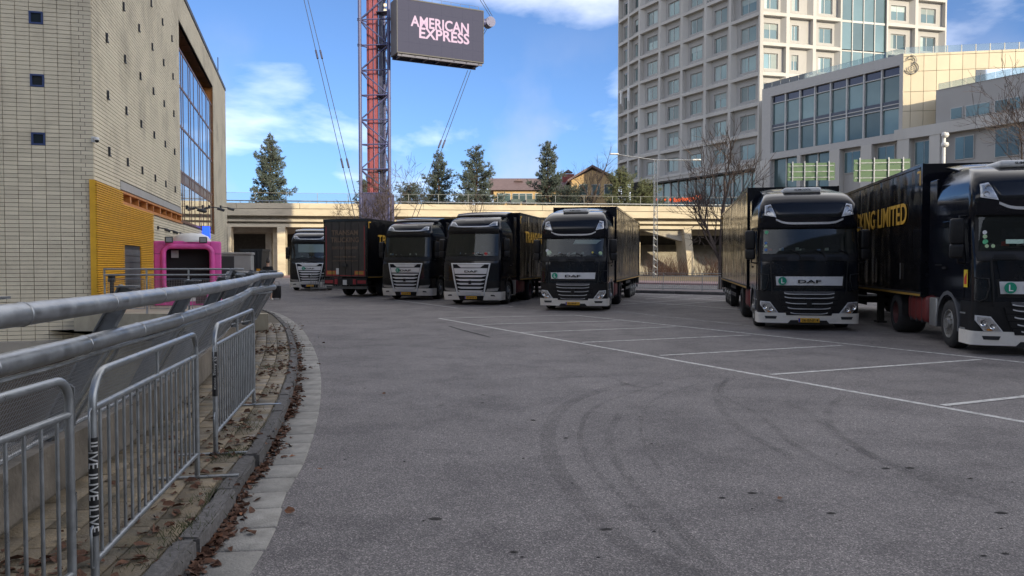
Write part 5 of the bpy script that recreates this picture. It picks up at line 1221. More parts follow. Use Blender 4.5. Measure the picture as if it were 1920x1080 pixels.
nb_ = 0; rest_b = MB()
for k in range(17):
    x0 = k*2.4; q = MB(); q.tube([(x0, 0, 0), (x0, 0, 1.02)], .028, 6); q.build('post', m_grey, pf2)
    for z in (1.0, .88, .1): q = MB(); q.tube([(x0, 0, z), (x0+2.4, 0, z)], .018, 6); q.build('rail', m_grey, pf2)
    for j in range(1, 20):
        if 5 <= k < 15 and nb_ < 190: obj('bar', bar_me, m_grey, pf2, loc=(x0+j*.12, 0, 0)); nb_ += 1
        else: rest_b.tube([(x0+j*.12, 0, .1), (x0+j*.12, 0, .88)], .011, 4, False)
rest_b.build('bars', m_grey, pf2, kind='stuff')

# ------------------------------------------------------------------ trees
m_bark = M('bark', (.075, .055, .045), .95, var=.35, scale=8, bump=.4, bscale=20); m_bark2 = M('pine_bark', (.15, .08, .05), .95, var=.35, scale=6)
m_needle = M('pine_needles', (.062, .08, .064), .8, var=.45, scale=1.2); m_needle2 = M('pine_needles_olive', (.10, .115, .055), .8, var=.45, scale=1.0)
def pine(label, base, H, Wd, seed, bare=.12, mat=m_needle, dens=1.0, group='pines beyond the bridge', cone=.85, lean=0):
    r = random.Random(seed); t = thing('pine_tree', label, 'tree', base, 0, group)
    tk = MB(); pts = [Vector((lean*(k/8)**2 + r.uniform(-.08, .08), r.uniform(-.08, .08), H*k/8)) for k in range(9)]; tk.tube(pts, [.26*(1-k/8.6)*H/10 for k in range(9)], 8); tk.build('trunk', m_bark2, t, smooth=60)
    br = MB(); nd_ = MB(); z = H*bare
    def tuft(p, s, d):
        for k in range(7):
            a = Vector((r.gauss(0, 1), r.gauss(0, 1), r.gauss(.35, .8))) + d*.9; a.normalize(); b = a.orthogonal().normalized()*s*.13
            q = p + a*s*r.uniform(.7, 1.3); nd_.add([p-b, p+b, q+b*.5, q-b*.5], [(0, 1, 2, 3)])
    while z < H*.985:
        f = (z/H-bare)/(1-bare); reach = Wd/2*((1-f)**cone*.95+.06)*(.8+.2*math.sin(f*17+seed)); n = r.choice((4, 5, 6)) if f < .9 else 3; a0 = r.random()*6.28
        for k in range(n):
            a = a0 + 6.283*k/n + r.uniform(-.4, .4); L = reach*r.uniform(.35, 1.4); up = .18 + .55*f + r.uniform(-.15, .15)
            c = Vector((lean*(z/H)**2, 0, z)); d = Vector((math.cos(a), math.sin(a), 0)); bp = [c + d*L*q + Vector((0, 0, L*(up*q*q*.8 - .12*q))) for q in (0, .35, .7, 1.0)]
            br.tube(bp, [.05*H/10, .035*H/10, .022*H/10, .008], 4, False)
            m = max(2, int(L*4.3*dens))
            for j in range(m):
                q = .28 + .72*(j+r.random())/m; i = min(2, int(q*3)); p = bp[0].lerp(bp[3], q) + Vector((0, 0, L*(up*q*q*.8 - .12*q) - L*(up*.8-.12)*q)); wd = .32*L*(1.05-q)+.12
                for e in range(3):
                    pp_ = p + Vector((-d.y, d.x, 0))*r.gauss(0, wd*.6) + Vector((0, 0, r.gauss(.05, .12+.05*L))) + d*r.gauss(0, .1); tuft(pp_, .29*(H/9)**.5, d + Vector((0, 0, .5)))
        z += H*r.uniform(.03, .05)
    tuft(Vector((lean, 0, H)), .3, Vector((0, 0, 2)))
    br.build('branches', m_bark2, t); nd_.build('crown', mat, t)
    return t
def bare_tree(label, base, H, spread, seed, trunk=.35, r0=.16, depth=6, group='bare winter trees', low=.3, up=.75, twig=.5):
    r = random.Random(seed); t = thing('bare_tree', label, 'tree', base, 0, group); tk = MB(); cr = MB()
    def grow(p, d, L, rad, lev, mb):
        k = 4; pts = [p]; dd = d.copy()
        for i in range(k):
            dd = (dd + Vector((r.gauss(0, .085), r.gauss(0, .085), r.gauss(.04, .07)))).normalized(); pts.append(pts[-1] + dd*L/k)
        n = 8 if lev == 0 else (5 if lev < 3 else 3); e = rad*(.7 if lev else .75)
        mb.tube(pts, [rad + (e-rad)*i/k for i in range(k+1)], n, False)
        if lev >= depth: return
        nb = r.choice((3, 4)) if lev < 2 else r.choice((2, 3, 3))
        for c in range(nb):
            q = r.uniform(.35, 1.0) if c else 1.0; i = min(k-1, int(q*k)); bp = pts[i].lerp(pts[i+1], q*k-i)
            a = r.random()*6.28; s = r.uniform(.45, .95)*spread if c else r.uniform(.1, .4)
            o1 = dd.orthogonal().normalized(); o2 = dd.cross(o1); nd = (dd*math.cos(s) + (o1*math.cos(a)+o2*math.sin(a))*math.sin(s) + Vector((0, 0, .12*up))).normalized()
            grow(bp, nd, L*r.uniform(.62, .85), max(.0125, e*r.uniform(.5, .75)) if c else max(.0125, e*.92), lev+1, cr)
    grow(Vector((0, 0, 0)), Vector((0, 0, 1)), H*trunk, r0, 0, tk)
    zmax = float(np.percentile([v[2] for v in cr.v], 98.5)); f = H/zmax
    for mbb in (tk, cr): mbb.v = [(v[0]*f, v[1]*f, v[2]*f) for v in mbb.v]
    tk.build('trunk', m_bark, t, smooth=60); cr.build('crown', m_bark, t)
    return t
def far_base(px, Y, z): p = PY(px, 480, Y); return (p.x, p.y, z)
ZG = ZT-1.0
def pine_at(px, ytop, wpx, Y, seed, label, **k):
    s = FPX/Y; H = CAM_H + (493-ytop)/s - ZG; return pine(label, far_base(px, Y, ZG), H, wpx/s*1.22, seed, **k)
pine_at(508, 258, 82, 128, 3, 'tall open pine standing alone above the bridge on the left', bare=.16, cone=.7)
pine_at(823, 284, 76, 130, 4, 'narrow dark pine just right of the screen tower', bare=.05, cone=.8)
pine_at(893, 277, 104, 124, 5, 'broad dark pine left of the yellow apartment house', bare=.12, cone=.75)
pine_at(1027, 268, 76, 122, 6, 'tall dark pine in front of the yellow apartment house', bare=.05, cone=.7)
pine_at(1162, 318, 66, 120, 8, 'bushy olive pine left of the lattice lamp mast', bare=.02, cone=.45, mat=m_needle2)
pine_at(1208, 340, 74, 121, 9, 'low olive pine hiding the foot of the glass front', bare=.03, cone=.4, mat=m_needle2)
pine_at(1070, 352, 90, 126, 12, 'low dark pine under the house gable', bare=.0, cone=.4)
pine_at(770, 345, 70, 127, 13, 'low pine showing right of the screen tower base', bare=.0, cone=.4)
pine_at(690, 330, 60, 129, 14, 'pine half hidden behind the screen tower base', bare=.0, cone=.6)
def tree_at(px, pybase, ytop, Y, seed, label, spread=1.0, z=0, **k):
    s = FPX/Y; H = CAM_H + (493-ytop)/s - z; return bare_tree(label, far_base(px, Y, z), H, spread, seed, **k)
tree_at(1353, 545, 248, 50.5, 21, 'large bare tree beside the truck with plate 26-BNF-4', spread=.98, trunk=.27, r0=.2, depth=6)
tree_at(722, 560, 318, 57, 22, 'bare tree in front of the screen tower base', spread=1.25, trunk=.30, r0=.17, depth=7)
tree_at(1878, 560, 128, 62, 23, 'bare tree in front of the pale office at the right edge', spread=1.05, trunk=.30, r0=.26, depth=7)
tree_at(1105, 400, 288, 118, 24, 'bare tree before the gable of the yellow house', spread=.9, z=ZG, trunk=.3, r0=.16, depth=5)
tree_at(890, 420, 372, 90, 25, 'low bare tree in front of the bridge parapet behind the trucks', spread=1.3, trunk=.42, r0=.2, depth=6)
tree_at(1430, 420, 330, 112, 27, 'small bare tree on the bridge behind the row of trucks', spread=1.1, z=ZG, trunk=.3, r0=.1, depth=5)
# leafless bushes by the bridge columns
m_twig = M('twigs', (.16, .09, .06), .95, var=.3)
for k, (px, lab) in enumerate(((1232, 'leafless bush under the bridge by the lamp mast'), (1262, 'leafless bush under the bridge left of the tilted column'), (1335, 'leafless bush at the foot of the concrete bank'))):
    r = random.Random(40+k); mb = MB(); c = PY(px, 500, 104)
    for j in range(120):
        a = r.random()*6.28; h = r.uniform(1, 3.2); x, y = r.gauss(0, .9), r.gauss(0, .6); mb.tube([(x, y, 0), (x+math.cos(a)*h*.25, y+math.sin(a)*h*.2, h*.6), (x+math.cos(a)*h*.5, y+math.sin(a)*h*.4, h)], [.03, .02, .008], 3, False)
    o = mb.build('bush', m_twig); o.location = (c.x, c.y, 0); tag(o, lab, 'bush', 'bushes under the bridge')

# ------------------------------------------------------------------ lattice lamp mast with two arms
lp = thing('street_lamp', 'tall lattice street lamp mast with two arms in front of the bridge', 'lamp', (PY(1228, 480, 84).x, 84, 0))
Hm = PY(1228, 300, 84).z
for (dx, dy) in ((-.16, -.16), (.16, -.16), (0, .18)): q = MB(); q.tube([(dx*1.5, dy*1.5, 0), (dx, dy, Hm)], .035, 6); q.build('mast_leg', m_galv, lp)
q = MB(); n = 34
for k in range(n):
    z0 = Hm*k/n; z1 = Hm*(k+1)/n; f0 = 1.5-.5*k/n; f1 = 1.5-.5*(k+1)/n; P_ = [(-.16, -.16), (.16, -.16), (0, .18)]
    for i in range(3):
        a, b_ = P_[i], P_[(i+1) % 3]
        if k % 2: a, b_ = b_, a
        q.tube([(a[0]*f0, a[1]*f0, z0), (b_[0]*f1, b_[1]*f1, z1)], .015, 3, False)
q.build('lacing', m_galv, lp)
for px, py in ((1152, 289), (1306, 300)):
    e = PY(px, py, 84); q = MB(); q.tube([(0, 0, Hm), (e.x-lp.location.x, 0, e.z)], .06, 8); arm = q.build('arm', m_galv, lp, smooth=60)
    o = obj('lamp_head', rbox_mesh('lamp_head', .95, .35, .16, .07), m_white, lp, loc=(e.x-lp.location.x, 0, e.z+.02))

# ------------------------------------------------------------------ screen tower
TYY = 62.0; s_t = FPX/TYY
m_steel = M('violet_steel', (.075, .08, .175), .45, var=.12, scale=1.5); m_redc = M('red_steel', (.30, .08, .09), .5, var=.1); m_dsteel = M('dark_violet_steel', (.05, .055, .10), .5, var=.2)
tc0 = PY(704, 480, TYY); tw = (731-676)/s_t
tow = thing('screen_tower', 'violet lattice steel tower with red inner columns carrying a big screen', 'tower', (tc0.x, TYY, 0), R(-5))
h2 = tw/2; Zbase = PY(704, 362, TYY).z; Ztop = PY(704, -60, TYY).z; leg_xy = [(-h2, 0), (h2, 0), (.25, tw*.9)]
for (x, y) in leg_xy: q = MB(); q.tube([(x, y, 0), (x, y, Ztop)], .14, 14); q.build('leg', m_steel, tow, smooth=60)
lev = [PY(704, yy, TYY).z for yy in (317, 270.5, 224, 178, 131, 84, 36, -11, -57)]; lev = [Zbase] + lev
for k, z in enumerate(lev):
    for i in range(3):
        a, b_ = leg_xy[i], leg_xy[(i+1) % 3]; q = MB(); q.tube([(*a, z), (*b_, z)], .055, 8); q.build('strut', m_steel, tow, smooth=60)
        if k+1 < len(lev):
            if k % 2: a, b_ = b_, a
            a2, b2 = (a, b_) if i != 2 else (b_, a); q = MB(); q.tube([(*b2, z), (*a2, lev[k+1])], .055, 8); q.build('brace', m_steel, tow, smooth=60)
for yy in (36, 84):
    z = PY(704, yy, TYY).z
    for (x, y) in leg_xy[:2]:
        for dz in (-.06, .06): q = MB(); q.lathe([(.12, -.02), (.2, -.02), (.2, .02), (.12, .02)], (x, y, z+dz), (0, 0, 1), 18); q.build('collar', m_steel, tow)
for x in (-.46, -.06, ): q = MB(); q.box(x-.14, x+.14, .55, .95, Zbase, Ztop); q.build('red_column', m_redc, tow)
q = MB(); q.box(-.8, -.66, .62, 1.1, Zbase, Ztop); q.build('red_column', M('dark_red_steel', (.16, .035, .045), .5, var=.2), tow)
q = MB(); q.box(.2, .45, .6, 1.0, Zbase, Ztop); q.build('cable_duct', m_dsteel, tow)
q = MB()
for x in (.68, .98): q.tube([(x, .5, Zbase), (x, .5, Ztop)], .02, 5)
for k in range(70): q.tube([(.68, .5, Zbase+k*.28), (.98, .5, Zbase+k*.28)], .012, 4, False)
q.build('ladder', m_dsteel, tow)
q = MB()
for k in range(24):
    z = Zbase + 1 + k*.8; q.tube([(.62, .5, z), (.62, .1, z), (1.04, .1, z), (1.04, .5, z)], .014, 4, False)
q.build('ladder_cage', m_dsteel, tow)
for yy in (178, 317, 84, 20): q = MB(); z = PY(704, yy, TYY).z; q.box(.1, h2-.12, .1, 1.2, z-.05, z); q.build('platform', m_dsteel, tow)
for yy in (7, 17): w = MB(); z = PY(704, yy, TYY).z; w.box(.70, .92, .34, .4, z-.1, z+.1); w.build('lamp', M('small_lamp', (.7, .6, .4), .4, emit=(1, .8, .5), estr=.8), tow)
cl = MB(); cl.box(-h2+.11, h2-.11, -.02, 2.0, 0, Zbase+.02); cl.build('base_cladding', M('violet_cladding', (.075, .07, .125), .55, var=.2, scale=2, dirt=(.07, .065, .09), dscale=1.5), tow)
for k in range(4):
    w = MB(); w.box(-h2+.13, h2-.13, -.035, -.02, .1+k*Zbase/4, (k+1)*Zbase/4-.04); w.build('clad_panel', M('violet_cladding', (0,)*3), bpy.data.objects[tow.children[-1].name] if False else tow)
# the screen box (its own orientation)
SU = Vector((2900, 1440, 0)).normalized(); SRZ = math.atan2(SU.y, SU.x)
Yc_ = 59.6; S0 = PY(744, 60, Yc_)
sp = lambda x, y: onplane(x, y, S0, (SU.x, SU.y))
zt = sp(907, 20)[1]; zb_ = sp(907, 119)[1]; Lw = sp(907, 60)[0]
scr_ = thing('led_screen', 'large dark LED screen reading AMERICAN EXPRESS hung on the lattice tower', 'screen', (S0.x, S0.y, 0), SRZ)
q = MB(); q.box(0, Lw, .06, 1.55, zb_, zt); q.build('cabinet', M('screen_casing', (.025, .027, .035), .5, var=.2), scr_)
m_led = M('led_face', (.012, .012, .016), .6, var=.03, spec=.2, emit=(.060, .062, .115), estr=.5)
nx_, nz_ = 8, 5
for i in range(nx_):
    for j in range(nz_):
        w = MB(); w.box(.06 + (Lw-.12)*i/nx_ + .003, .06 + (Lw-.12)*(i+1)/nx_ - .003, .0, .06, zb_+.1 + (zt-zb_-.2)*j/nz_ + .003, zb_+.1 + (zt-zb_-.2)*(j+1)/nz_ - .003); w.build('led_panel', m_led, scr_)
q = MB(); q.box(0, Lw, -.02, .06, zt-.09, zt); q.box(0, Lw, -.02, .06, zb_, zb_+.09); q.box(0, .055, -.02, .06, zb_+.09, zt-.09); q.box(Lw-.055, Lw, -.02, .06, zb_+.09, zt-.09); q.build('bezel', M('bezel', (.012, .013, .017), .5), scr_)
m_ledtxt = M('lit_letters', (.05, .04, .045), .5, var=0, emit=(.62, .40, .58), estr=.55)
def scr_text(s, xa, xb, ya, yb):
    x0, z0 = sp(xa, ya); x1, z1 = sp(xb, yb); return x0, x1
a0 = sp(770, 45); a1 = sp(879, 55); hA = (sp(825, 34)[1] - sp(825, 55.5)[1])
text_obj('lit_lettering', 'AMERICAN', m_ledtxt, scr_, ((a0[0]+a1[0])/2, -.006, sp(825, 46.5)[1]), hA*.95, a1[0]-a0[0], bold=.06, depth=.004)
a0 = sp(786, 65); a1 = sp(880, 75); text_obj('lit_lettering', 'EXPRESS', m_ledtxt, scr_, ((a0[0]+a1[0])/2, -.006, sp(833, 67.5)[1]), hA*.95, a1[0]-a0[0], bold=.06, depth=.004)
for k in range(7): w = MB(); x = .4 + (Lw-.8)*k/6; w.box(x-.06, x+.06, .1, 1.5, zb_-.16, zb_); w.build('underside_rib', m_dsteel, scr_)
q = MB(); q.box(.1, Lw-.1, .1, .22, zb_-.2, zb_-.02); q.box(.1, Lw-.1, 1.4, 1.52, zb_-.2, zb_-.02); q.build('underside_beam', m_dsteel, scr_)
q = MB()
for k in range(9): q.tube([(.6+k*.8, .3, zt), (.6+k*.8, .3, zt+.35)], .015, 4)
q.tube([(.6, .3, zt+.35), (7.0, .3, zt+.35)], .015, 4); q.build('top_guard', m_dsteel, scr_)
# boom at the right end and guy cables
q = MB(); zq = PY(920, 36, 63).z; q.tube([(Lw-.6, .9, zq), (Lw+.9, .9, zq)], .3, 14); bo_ = q.build('boom', m_steel, scr_, smooth=60)
q = MB(); q.lathe([(.001, -.35), (.42, -.35), (.42, .35), (.001, .35)], (Lw+.9, .9, zq+.05), (0, 1, 0), 20); q.build('sheave', m_steel, bo_)
for yy in (60, 100): q = MB(); z = PY(704, yy, TYY).z; q.bar((h2, .1, z), (h2+1.0, .3, z), .15, .2); q.build('screen_bracket', m_steel, tow)
cable_m = M('cable', (.07, .075, .09), .5, metal=.5)
def cable(a, b_, fit):
    q = MB(); q.tube([a, b_], .025, 5, False)
    o = child(q.build('guy_cable', cable_m), tow)
    for f in fit: c = a.lerp(b_, f); d = (b_-a).normalized(); q = MB(); q.tube([c - d*.35, c + d*.35], .07, 8); f_ = q.build('turnbuckle', m_dsteel); f_.parent = o
for xa, xb in ((574, 668), (580.5, 680)): cable(PY(xa-18, -60, 58), PY(xb, 420, 52), (.36, .78) if xa == 574 else (.36, .78))
for xa, xb in ((877, 768), (882.5, 777)): cable(PY(xa, 132, 62.5), PY(xb, 420, 57), (.5,))
for xa, xb in ((893, 919), (900, 923)): cable(PY(xa-18, -40, 63.2), PY(xb, 30, 63.2), ())
for xa, xb in ((914, 907), (918, 910)): cable(PY(xa, 45, 63.2), PY(xb-4, 66, 63.6), ())
# ------------------------------------------------------------------ yellow apartment house beyond the bridge
m_ren = M('ochre_render', (.48, .33, .16), .85, var=.12, scale=.6); m_rf = M('red_brown_roof', (.155, .105, .105), .7, var=.18, scale=1.5)
m_glass = M('office_glass', (.10, .155, .16), .05, metal=.25, var=.25, scale=.12, rand=.35); m_frame_w = M('window_frame_white', (.42, .42, .40), .5)
YH = 150; hs = thing('apartment_house', 'ochre apartment house with red brown roofs, chimneys and small balconies', 'building', (PY(1045, 480, YH).x, YH, 0))
hx = hs.location.x
def HP(px, py, dy=0): p = PY(px, py, YH+dy); return p.x-hx, p.z
xa, ze = HP(925, 358); xb, _ = HP(1075, 340); zg = 7
q = MB(); q.box(xa, xb, 2, 12, zg, ze+.6); q.build('wall', m_ren, hs)
xr, zr1 = HP(925, 330, 7)
q = MB(); q.prism([(xa-1, 1.2, ze+.3), (xa-1, 7, ze+3.2), (xa-1, 12.8, ze+.3)], (xb-xa+1, 0, 0)); q.build('roof', m_rf, hs)
gx0, gz0 = HP(1070, 340); gx1, gz1 = HP(1156, 342); gxa, gza = HP(1108, 316)
q = MB(); q.prism([(gx0, -2, zg), (gx1, -2, zg), (gx1, -2, gz0), (gxa, -2, gza-.5), (gx0, -2, gz0)], (0, 16, 0)); q.build('gable_wall', m_ren, hs)
for a, b_ in (((gx0-.8, gz0-.35), (gxa, gza)), ((gxa, gza), (gx1+.8, gz1-.35))):
    q = MB(); q.prism([(a[0], -2.8, a[1]), (b_[0], -2.8, b_[1]), (b_[0], -2.8, b_[1]+.4), (a[0], -2.8, a[1]+.4)], (0, 18, 0)); q.build('gable_roof', m_rf, hs)
for px, py, w_ in ((972, 342, 2.6), (1066, 325, 2.4)):
    x, z = HP(px, py, 4); q = MB(); q.box(x-w_/2, x+w_/2, 5, 7, z-2.6, z); ch_ = q.build('chimney', M('brick_red', (.22, .055, .05), .85), hs)
    q = MB(); q.prism([(x-.9, 4.9, z+.3), (x+.9, 4.9, z+.3), (x, 4.9, z+.9)], (0, 2.2, 0)); q.build('chimney_cap', m_rf, ch_)
for px in (938, 951, 967, 980, 993, 1010):
    x, z = HP(px, 368); q = MB(); q.box(x-.65, x+.65, 1.9, 2.0, z-1.0, z+.75); w_ = q.build('window', m_frame_w, hs); q = MB(); q.box(x-.55, x+.55, 1.87, 1.9, z-.9, z+.65); q.build('pane', m_glass, w_)
for px in (967, 996, 938):
    x, z = HP(px, 376); q = MB(); q.box(x-.9, x+.9, .8, 2, z-.6, z+.35); q.build('balcony', M('green_balcony', (.10, .13, .12), .6), hs)
for px, py in ((1138, 356), (1092, 356), (1115, 356)):
    x, z = HP(px, py); q = MB(); q.box(x-.8, x+.8, -2.1, -2, z-1.2, z+.9); w_ = q.build('window', m_frame_w, hs); q = MB(); q.box(x-.7, x+.7, -2.14, -2.1, z-1.1, z+.8); q.build('pane', m_glass, w_)

# ------------------------------------------------------------------ office tower with deep window bays
m_pc = M('pale_precast', (.45, .435, .40), .75, var=.08, scale=.4, dirt=(.36, .345, .31), dscale=.25, damt=.6, stretch=(1, 1, .25)); m_pcd = M('grey_precast_and_bay_shade', (.34, .33, .31), .75, var=.05, scale=.5)  # second grey: own tone of the wing walls, painted shade in bay recesses
TC = PY(1422, 480, 116); TC = Vector((TC.x, 116, 0))
UL = Vector((-790, 1440, 0)).normalized(); UR = Vector((5680, 1440, 0)).normalized()
ot = thing('office_tower', 'tall pale concrete office tower with a grid of deep window bays', 'building', TC)
zflo = onplane(1418, 308, TC, UL)[1]; fh = (onplane(1418, 308-56*4, TC, UL)[1] - zflo)/4
dL = lambda px: onplane(px, 300, TC, UL)[0]; dR = lambda px: onplane(px, 100, TC, UR)[0]
curt = m_frame_w
def bay_mesh(w, h, splay, dep=.75, ww=.5, wh=.62, side=1, cx=0):
    """one bay in local (x along, y in, z up): frame, splays and recess panel with a hole; returns meshes"""
    fx = .28; fz = .32; a = MB()
    ex0, ex1, ez0, ez1 = fx, w-fx, fz, h-fz*.55
    a.box(0, w, 0, .3, 0, ez0); a.box(0, w, 0, .3, ez1, h); a.box(0, ex0, 0, .3, ez0, ez1); a.box(ex1, w, 0, .3, ez0, ez1)
    p = MB(); iw = w*ww; ih = h*wh; wx0 = (w-iw)/2 + cx*w; wx1 = wx0+iw; wz0 = h*.23; wz1 = wz0+h*.52
    rx0, rx1 = (ex0 + (.55 if splay < 0 else 0), ex1 - (.55 if splay > 0 else 0)); rz0 = ez0 + .35; rz1 = ez1
    p.box(ex0, wx0, dep, dep+.15, ez0, ez1); p.box(wx1, ex1, dep, dep+.15, ez0, ez1); p.box(wx0, wx1, dep, dep+.15, ez0, wz0); p.box(wx0, wx1, dep, dep+.15, wz1, ez1)
    p.box(wx0-.02, wx0, dep+.15, dep+.4, wz0, wz1); p.box(wx1, wx1+.02, dep+.15, dep+.4, wz0, wz1)
    s = MB()
    s.add([(ex0, .02, ez0), (ex1, .02, ez0), (rx1, dep, rz0), (rx0, dep, rz0)], [(0, 1, 2, 3)])
    if splay > 0: s.add([(ex1, .02, ez0), (ex1, .02, ez1), (rx1, dep, rz1), (rx1, dep, rz0)], [(0, 1, 2, 3)])
    if splay < 0: s.add([(ex0, .02, ez0), (ex0, .02, ez1), (rx0, dep, rz1), (rx0, dep, rz0)], [(0, 1, 2, 3)])
    for (x, sgn) in ((ex0, 1), (ex1, -1)):
        if (splay > 0 and x == ex1) or (splay < 0 and x == ex0): continue
        s.add([(x, .3, ez0), (x, .3, ez1), (x, dep, ez1), (x, dep, rz0)], [(0, 1, 2, 3)])
    s.add([(ex0, .3, ez1), (ex1, .3, ez1), (rx1, dep, ez1), (rx0, dep, ez1)], [(0, 1, 2, 3)])
    f = MB(); e = .09
    f.box(wx0, wx1, dep+.2, dep+.3, wz0, wz0+e); f.box(wx0, wx1, dep+.2, dep+.3, wz1-e, wz1); f.box(wx0, wx0+e, dep+.2, dep+.3, wz0+e, wz1-e); f.box(wx1-e, wx1, dep+.2, dep+.3, wz0+e, wz1-e); xm = wx0 + (wx1-wx0)*.45; f.box(xm-e/2, xm+e/2, dep+.2, dep+.3, wz0+e, wz1-e)
    g = MB(); g.box(wx0+e, wx1-e, dep+.25, dep+.27, wz0+e, wz1-e)
    cms = []
    for fa, fb, fz_ in ((0, .22, 0), (0, .42, 0), (.55, 1, 0), (0, 1, .62), (0, .12, 0)):
        cm = MB(); cm.box(wx0+e+(wx1-wx0-2*e)*fa, wx0+e+(wx1-wx0-2*e)*fb, dep+.235, dep+.248, wz0+e+(wz1-wz0-2*e)*fz_, wz1-e); cms.append(cm.mesh('blind'))
    return a.mesh('bay_frame'), p.mesh('bay_panel'), s.mesh('bay_splay'), f.mesh('window'), g.mesh('pane'), cms
m_blind = M('pale_blind', (.30, .37, .36), .6, rand=.45)
def place_bays(root, P0, U, edges, z0, fh, nrow, pattern, flip=False, skip=()):
    """edges: distances along U (growing away from P0); bays face the viewer"""
    cache = {}
    for i in range(len(edges)-1):
        if i in skip: continue
        w = abs(edges[i+1]-edges[i])
        for j in range(nrow):
            sp_ = pattern(i, j); key = (round(w, 2), sp_, i if not flip else 0)
            narrow = (not flip and i == 1)
            if key not in cache: cache[key] = bay_mesh(w, fh, sp_, ww=.26 if narrow else .5, cx=-.12 if narrow else 0)
            fm_, pm__, sm__, wm, gm_, cm_ = cache[key]
            if flip: p = P0 + U*edges[i+1]; rz = math.atan2(-U.y, -U.x)
            else: p = P0 + U*edges[i]; rz = math.atan2(U.y, U.x)
            loc = (p.x-root.location.x, p.y-root.location.y, z0 + j*fh)
            fo = obj('bay_frame', fm_, m_pc, root, loc=loc, rot=(0, 0, rz)); obj('bay_panel', pm__, m_pcd, fo); obj('bay_splay', sm__, m_pc, fo)
            wo2 = obj('window', wm, m_frame_w, root, loc=loc, rot=(0, 0, rz)); obj('pane', gm_, m_glass, wo2); obj('blind', rnd.choice(cm_), m_blind, wo2)
NR = 9
eL = [0] + [dL(px) for px in (1366, 1320, 1276, 1235, 1197)]
pat = lambda i, j: (1 if (i*3+j*2) % 5 in (0, 2) else -1)
place_bays(ot, TC, UL, eL, zflo, fh, NR, pat, flip=True)
P1 = TC + UL*eL[-1]; UC = Vector((-475, 1440, 0)).normalized(); dC = onplane(1158, 300, P1, UC)[0]
place_bays(ot, P1, UC, [0, dC/2, dC], zflo, fh, NR, lambda i, j: 1, flip=True)
eR = [dR(px) for px in (1424, 1477, 1527, 1578.5, 1662, 1718, 1774)]
place_bays(ot, TC, UR, eR, zflo, fh, NR, lambda i, j: (1 if (i+j*2) % 3 else -1), skip=(3,))
# stair glazing on the right face
rzR = math.atan2(UR.y, UR.x)
for j in range(NR):
    for i in range(4):
        w = (eR[4]-eR[3])/4; p = TC + UR*(eR[3]+i*w); q = MB(); q.box(.06, w-.06, .35, .4, .25, fh-.1); o = q.build('curtain_pane', m_glass, ot); o.location = (p.x-TC.x, p.y-TC.y, zflo+j*fh); o.rotation_euler = (0, 0, rzR)
        q = MB(); q.box(-.06, .06, .2, .5, 0, fh); q.box(.06, w-.06, .3, .5, -.1, .22 if j % 2 else .1); o = q.build('curtain_mullion', m_frame_w if i else m_pc, ot); o.location = (p.x-TC.x, p.y-TC.y, zflo+j*fh); o.rotation_euler = (0, 0, rzR)
# solid core so that nothing shows through, corner strip, base glazing
E3 = P1 + UC*dC; ER = TC + UR*eR[-1]
ctr = [TC + Vector((1.31, 3.0, 0)), P1 + Vector((2.4, 1.04, 0)), E3 + Vector((2.7, .9, 0)), E3 + Vector((25, 25, 0)), ER + Vector((-.5, 25, 0)), ER + Vector((-.3, 2.8, 0))]
q = MB(); q.prism([(p.x-TC.x, p.y-TC.y, 0) for p in ctr], (0, 0, zflo + NR*fh)); q.build('core', M('tower_core', (.05, .055, .06), .7), ot)
q = MB(); q.prism([(-.12, -.10, zflo), (.35, -.12, zflo), (.35, .3, zflo), (-.2, .3, zflo)], (0, 0, NR*fh)); q.build('corner_strip', m_pc, ot)
rzL = math.atan2(-UL.y, -UL.x)
def Lpart(name, d0, d1, y0, y1, z0, z1, mat, parent=ot):
    q = MB(); q.box(0, d1-d0, y0, y1, z0, z1); p = TC + UL*d1; o = q.build(name, mat, parent); o.location = (p.x-TC.x, p.y-TC.y, 0); o.rotation_euler = (0, 0, rzL); return o
Lpart('base_fascia', -.0, eL[-1], .1, 1.6, zflo-.5, zflo-.02, m_pc); Lpart('base_soffit', .2, eL[-1], .3, 3.4, zflo-.7, zflo-.5, m_darksteel)
gd = [dL(px) for px in (1414, 1397, 1380, 1363, 1345, 1327, 1309, 1292, 1276, 1260, 1246, 1232, 1218)]
for a, b_ in zip(gd, gd[1:]):
    Lpart('shop_pane', a+.08, b_-.08, 1.5, 1.55, 4, zflo-.7, m_glass); Lpart('shop_mullion', b_-.08, b_+.08, 1.3, 1.6, 4, zflo-.7, m_frame_w); Lpart('shop_transom', a+.08, b_-.08, 1.42, 1.58, zflo-4.4, zflo-4.3, m_frame_w)
Lpart('shop_back', .3, eL[-1]-1, 1.7, 2.2, 0, zflo-.6, m_void); Lpart('corner_pier', -.4, gd[0], .2, 1.6, 0, zflo-.5, m_pc)
# sign letters on the shop front
m_osign = M('orange_sign', (.8, .12, .03), .5, emit=(1, .16, .04), estr=.5)
cpx = onplane(1278, 373, TC, UL); pS = TC + UL*cpx[0]
o = text_obj('sign_letters', 'Entrétorget3G', m_osign, ot, (0, 1.2, 0), .95, (dL(1252)-dL(1303))*.98, bold=.03, depth=.04); o.location = (pS.x-TC.x, pS.y-TC.y, cpx[1]); o.rotation_euler = (0, 0, rzL)
for px in (1197, 1222, 1238, 1247):
    c2 = onplane(px, 374, TC, UL); p2 = TC + UL*c2[0]; q = MB(); q.box(-.25, .25, 1.1, 1.18, -.08, .08); q.box(-.08, .08, 1.1, 1.18, -.3, .3); o = q.build('sign_mark', m_osign, ot); o.location = (p2.x-TC.x, p2.y-TC.y, c2[1]); o.rotation_euler = (0, 0, rzL)
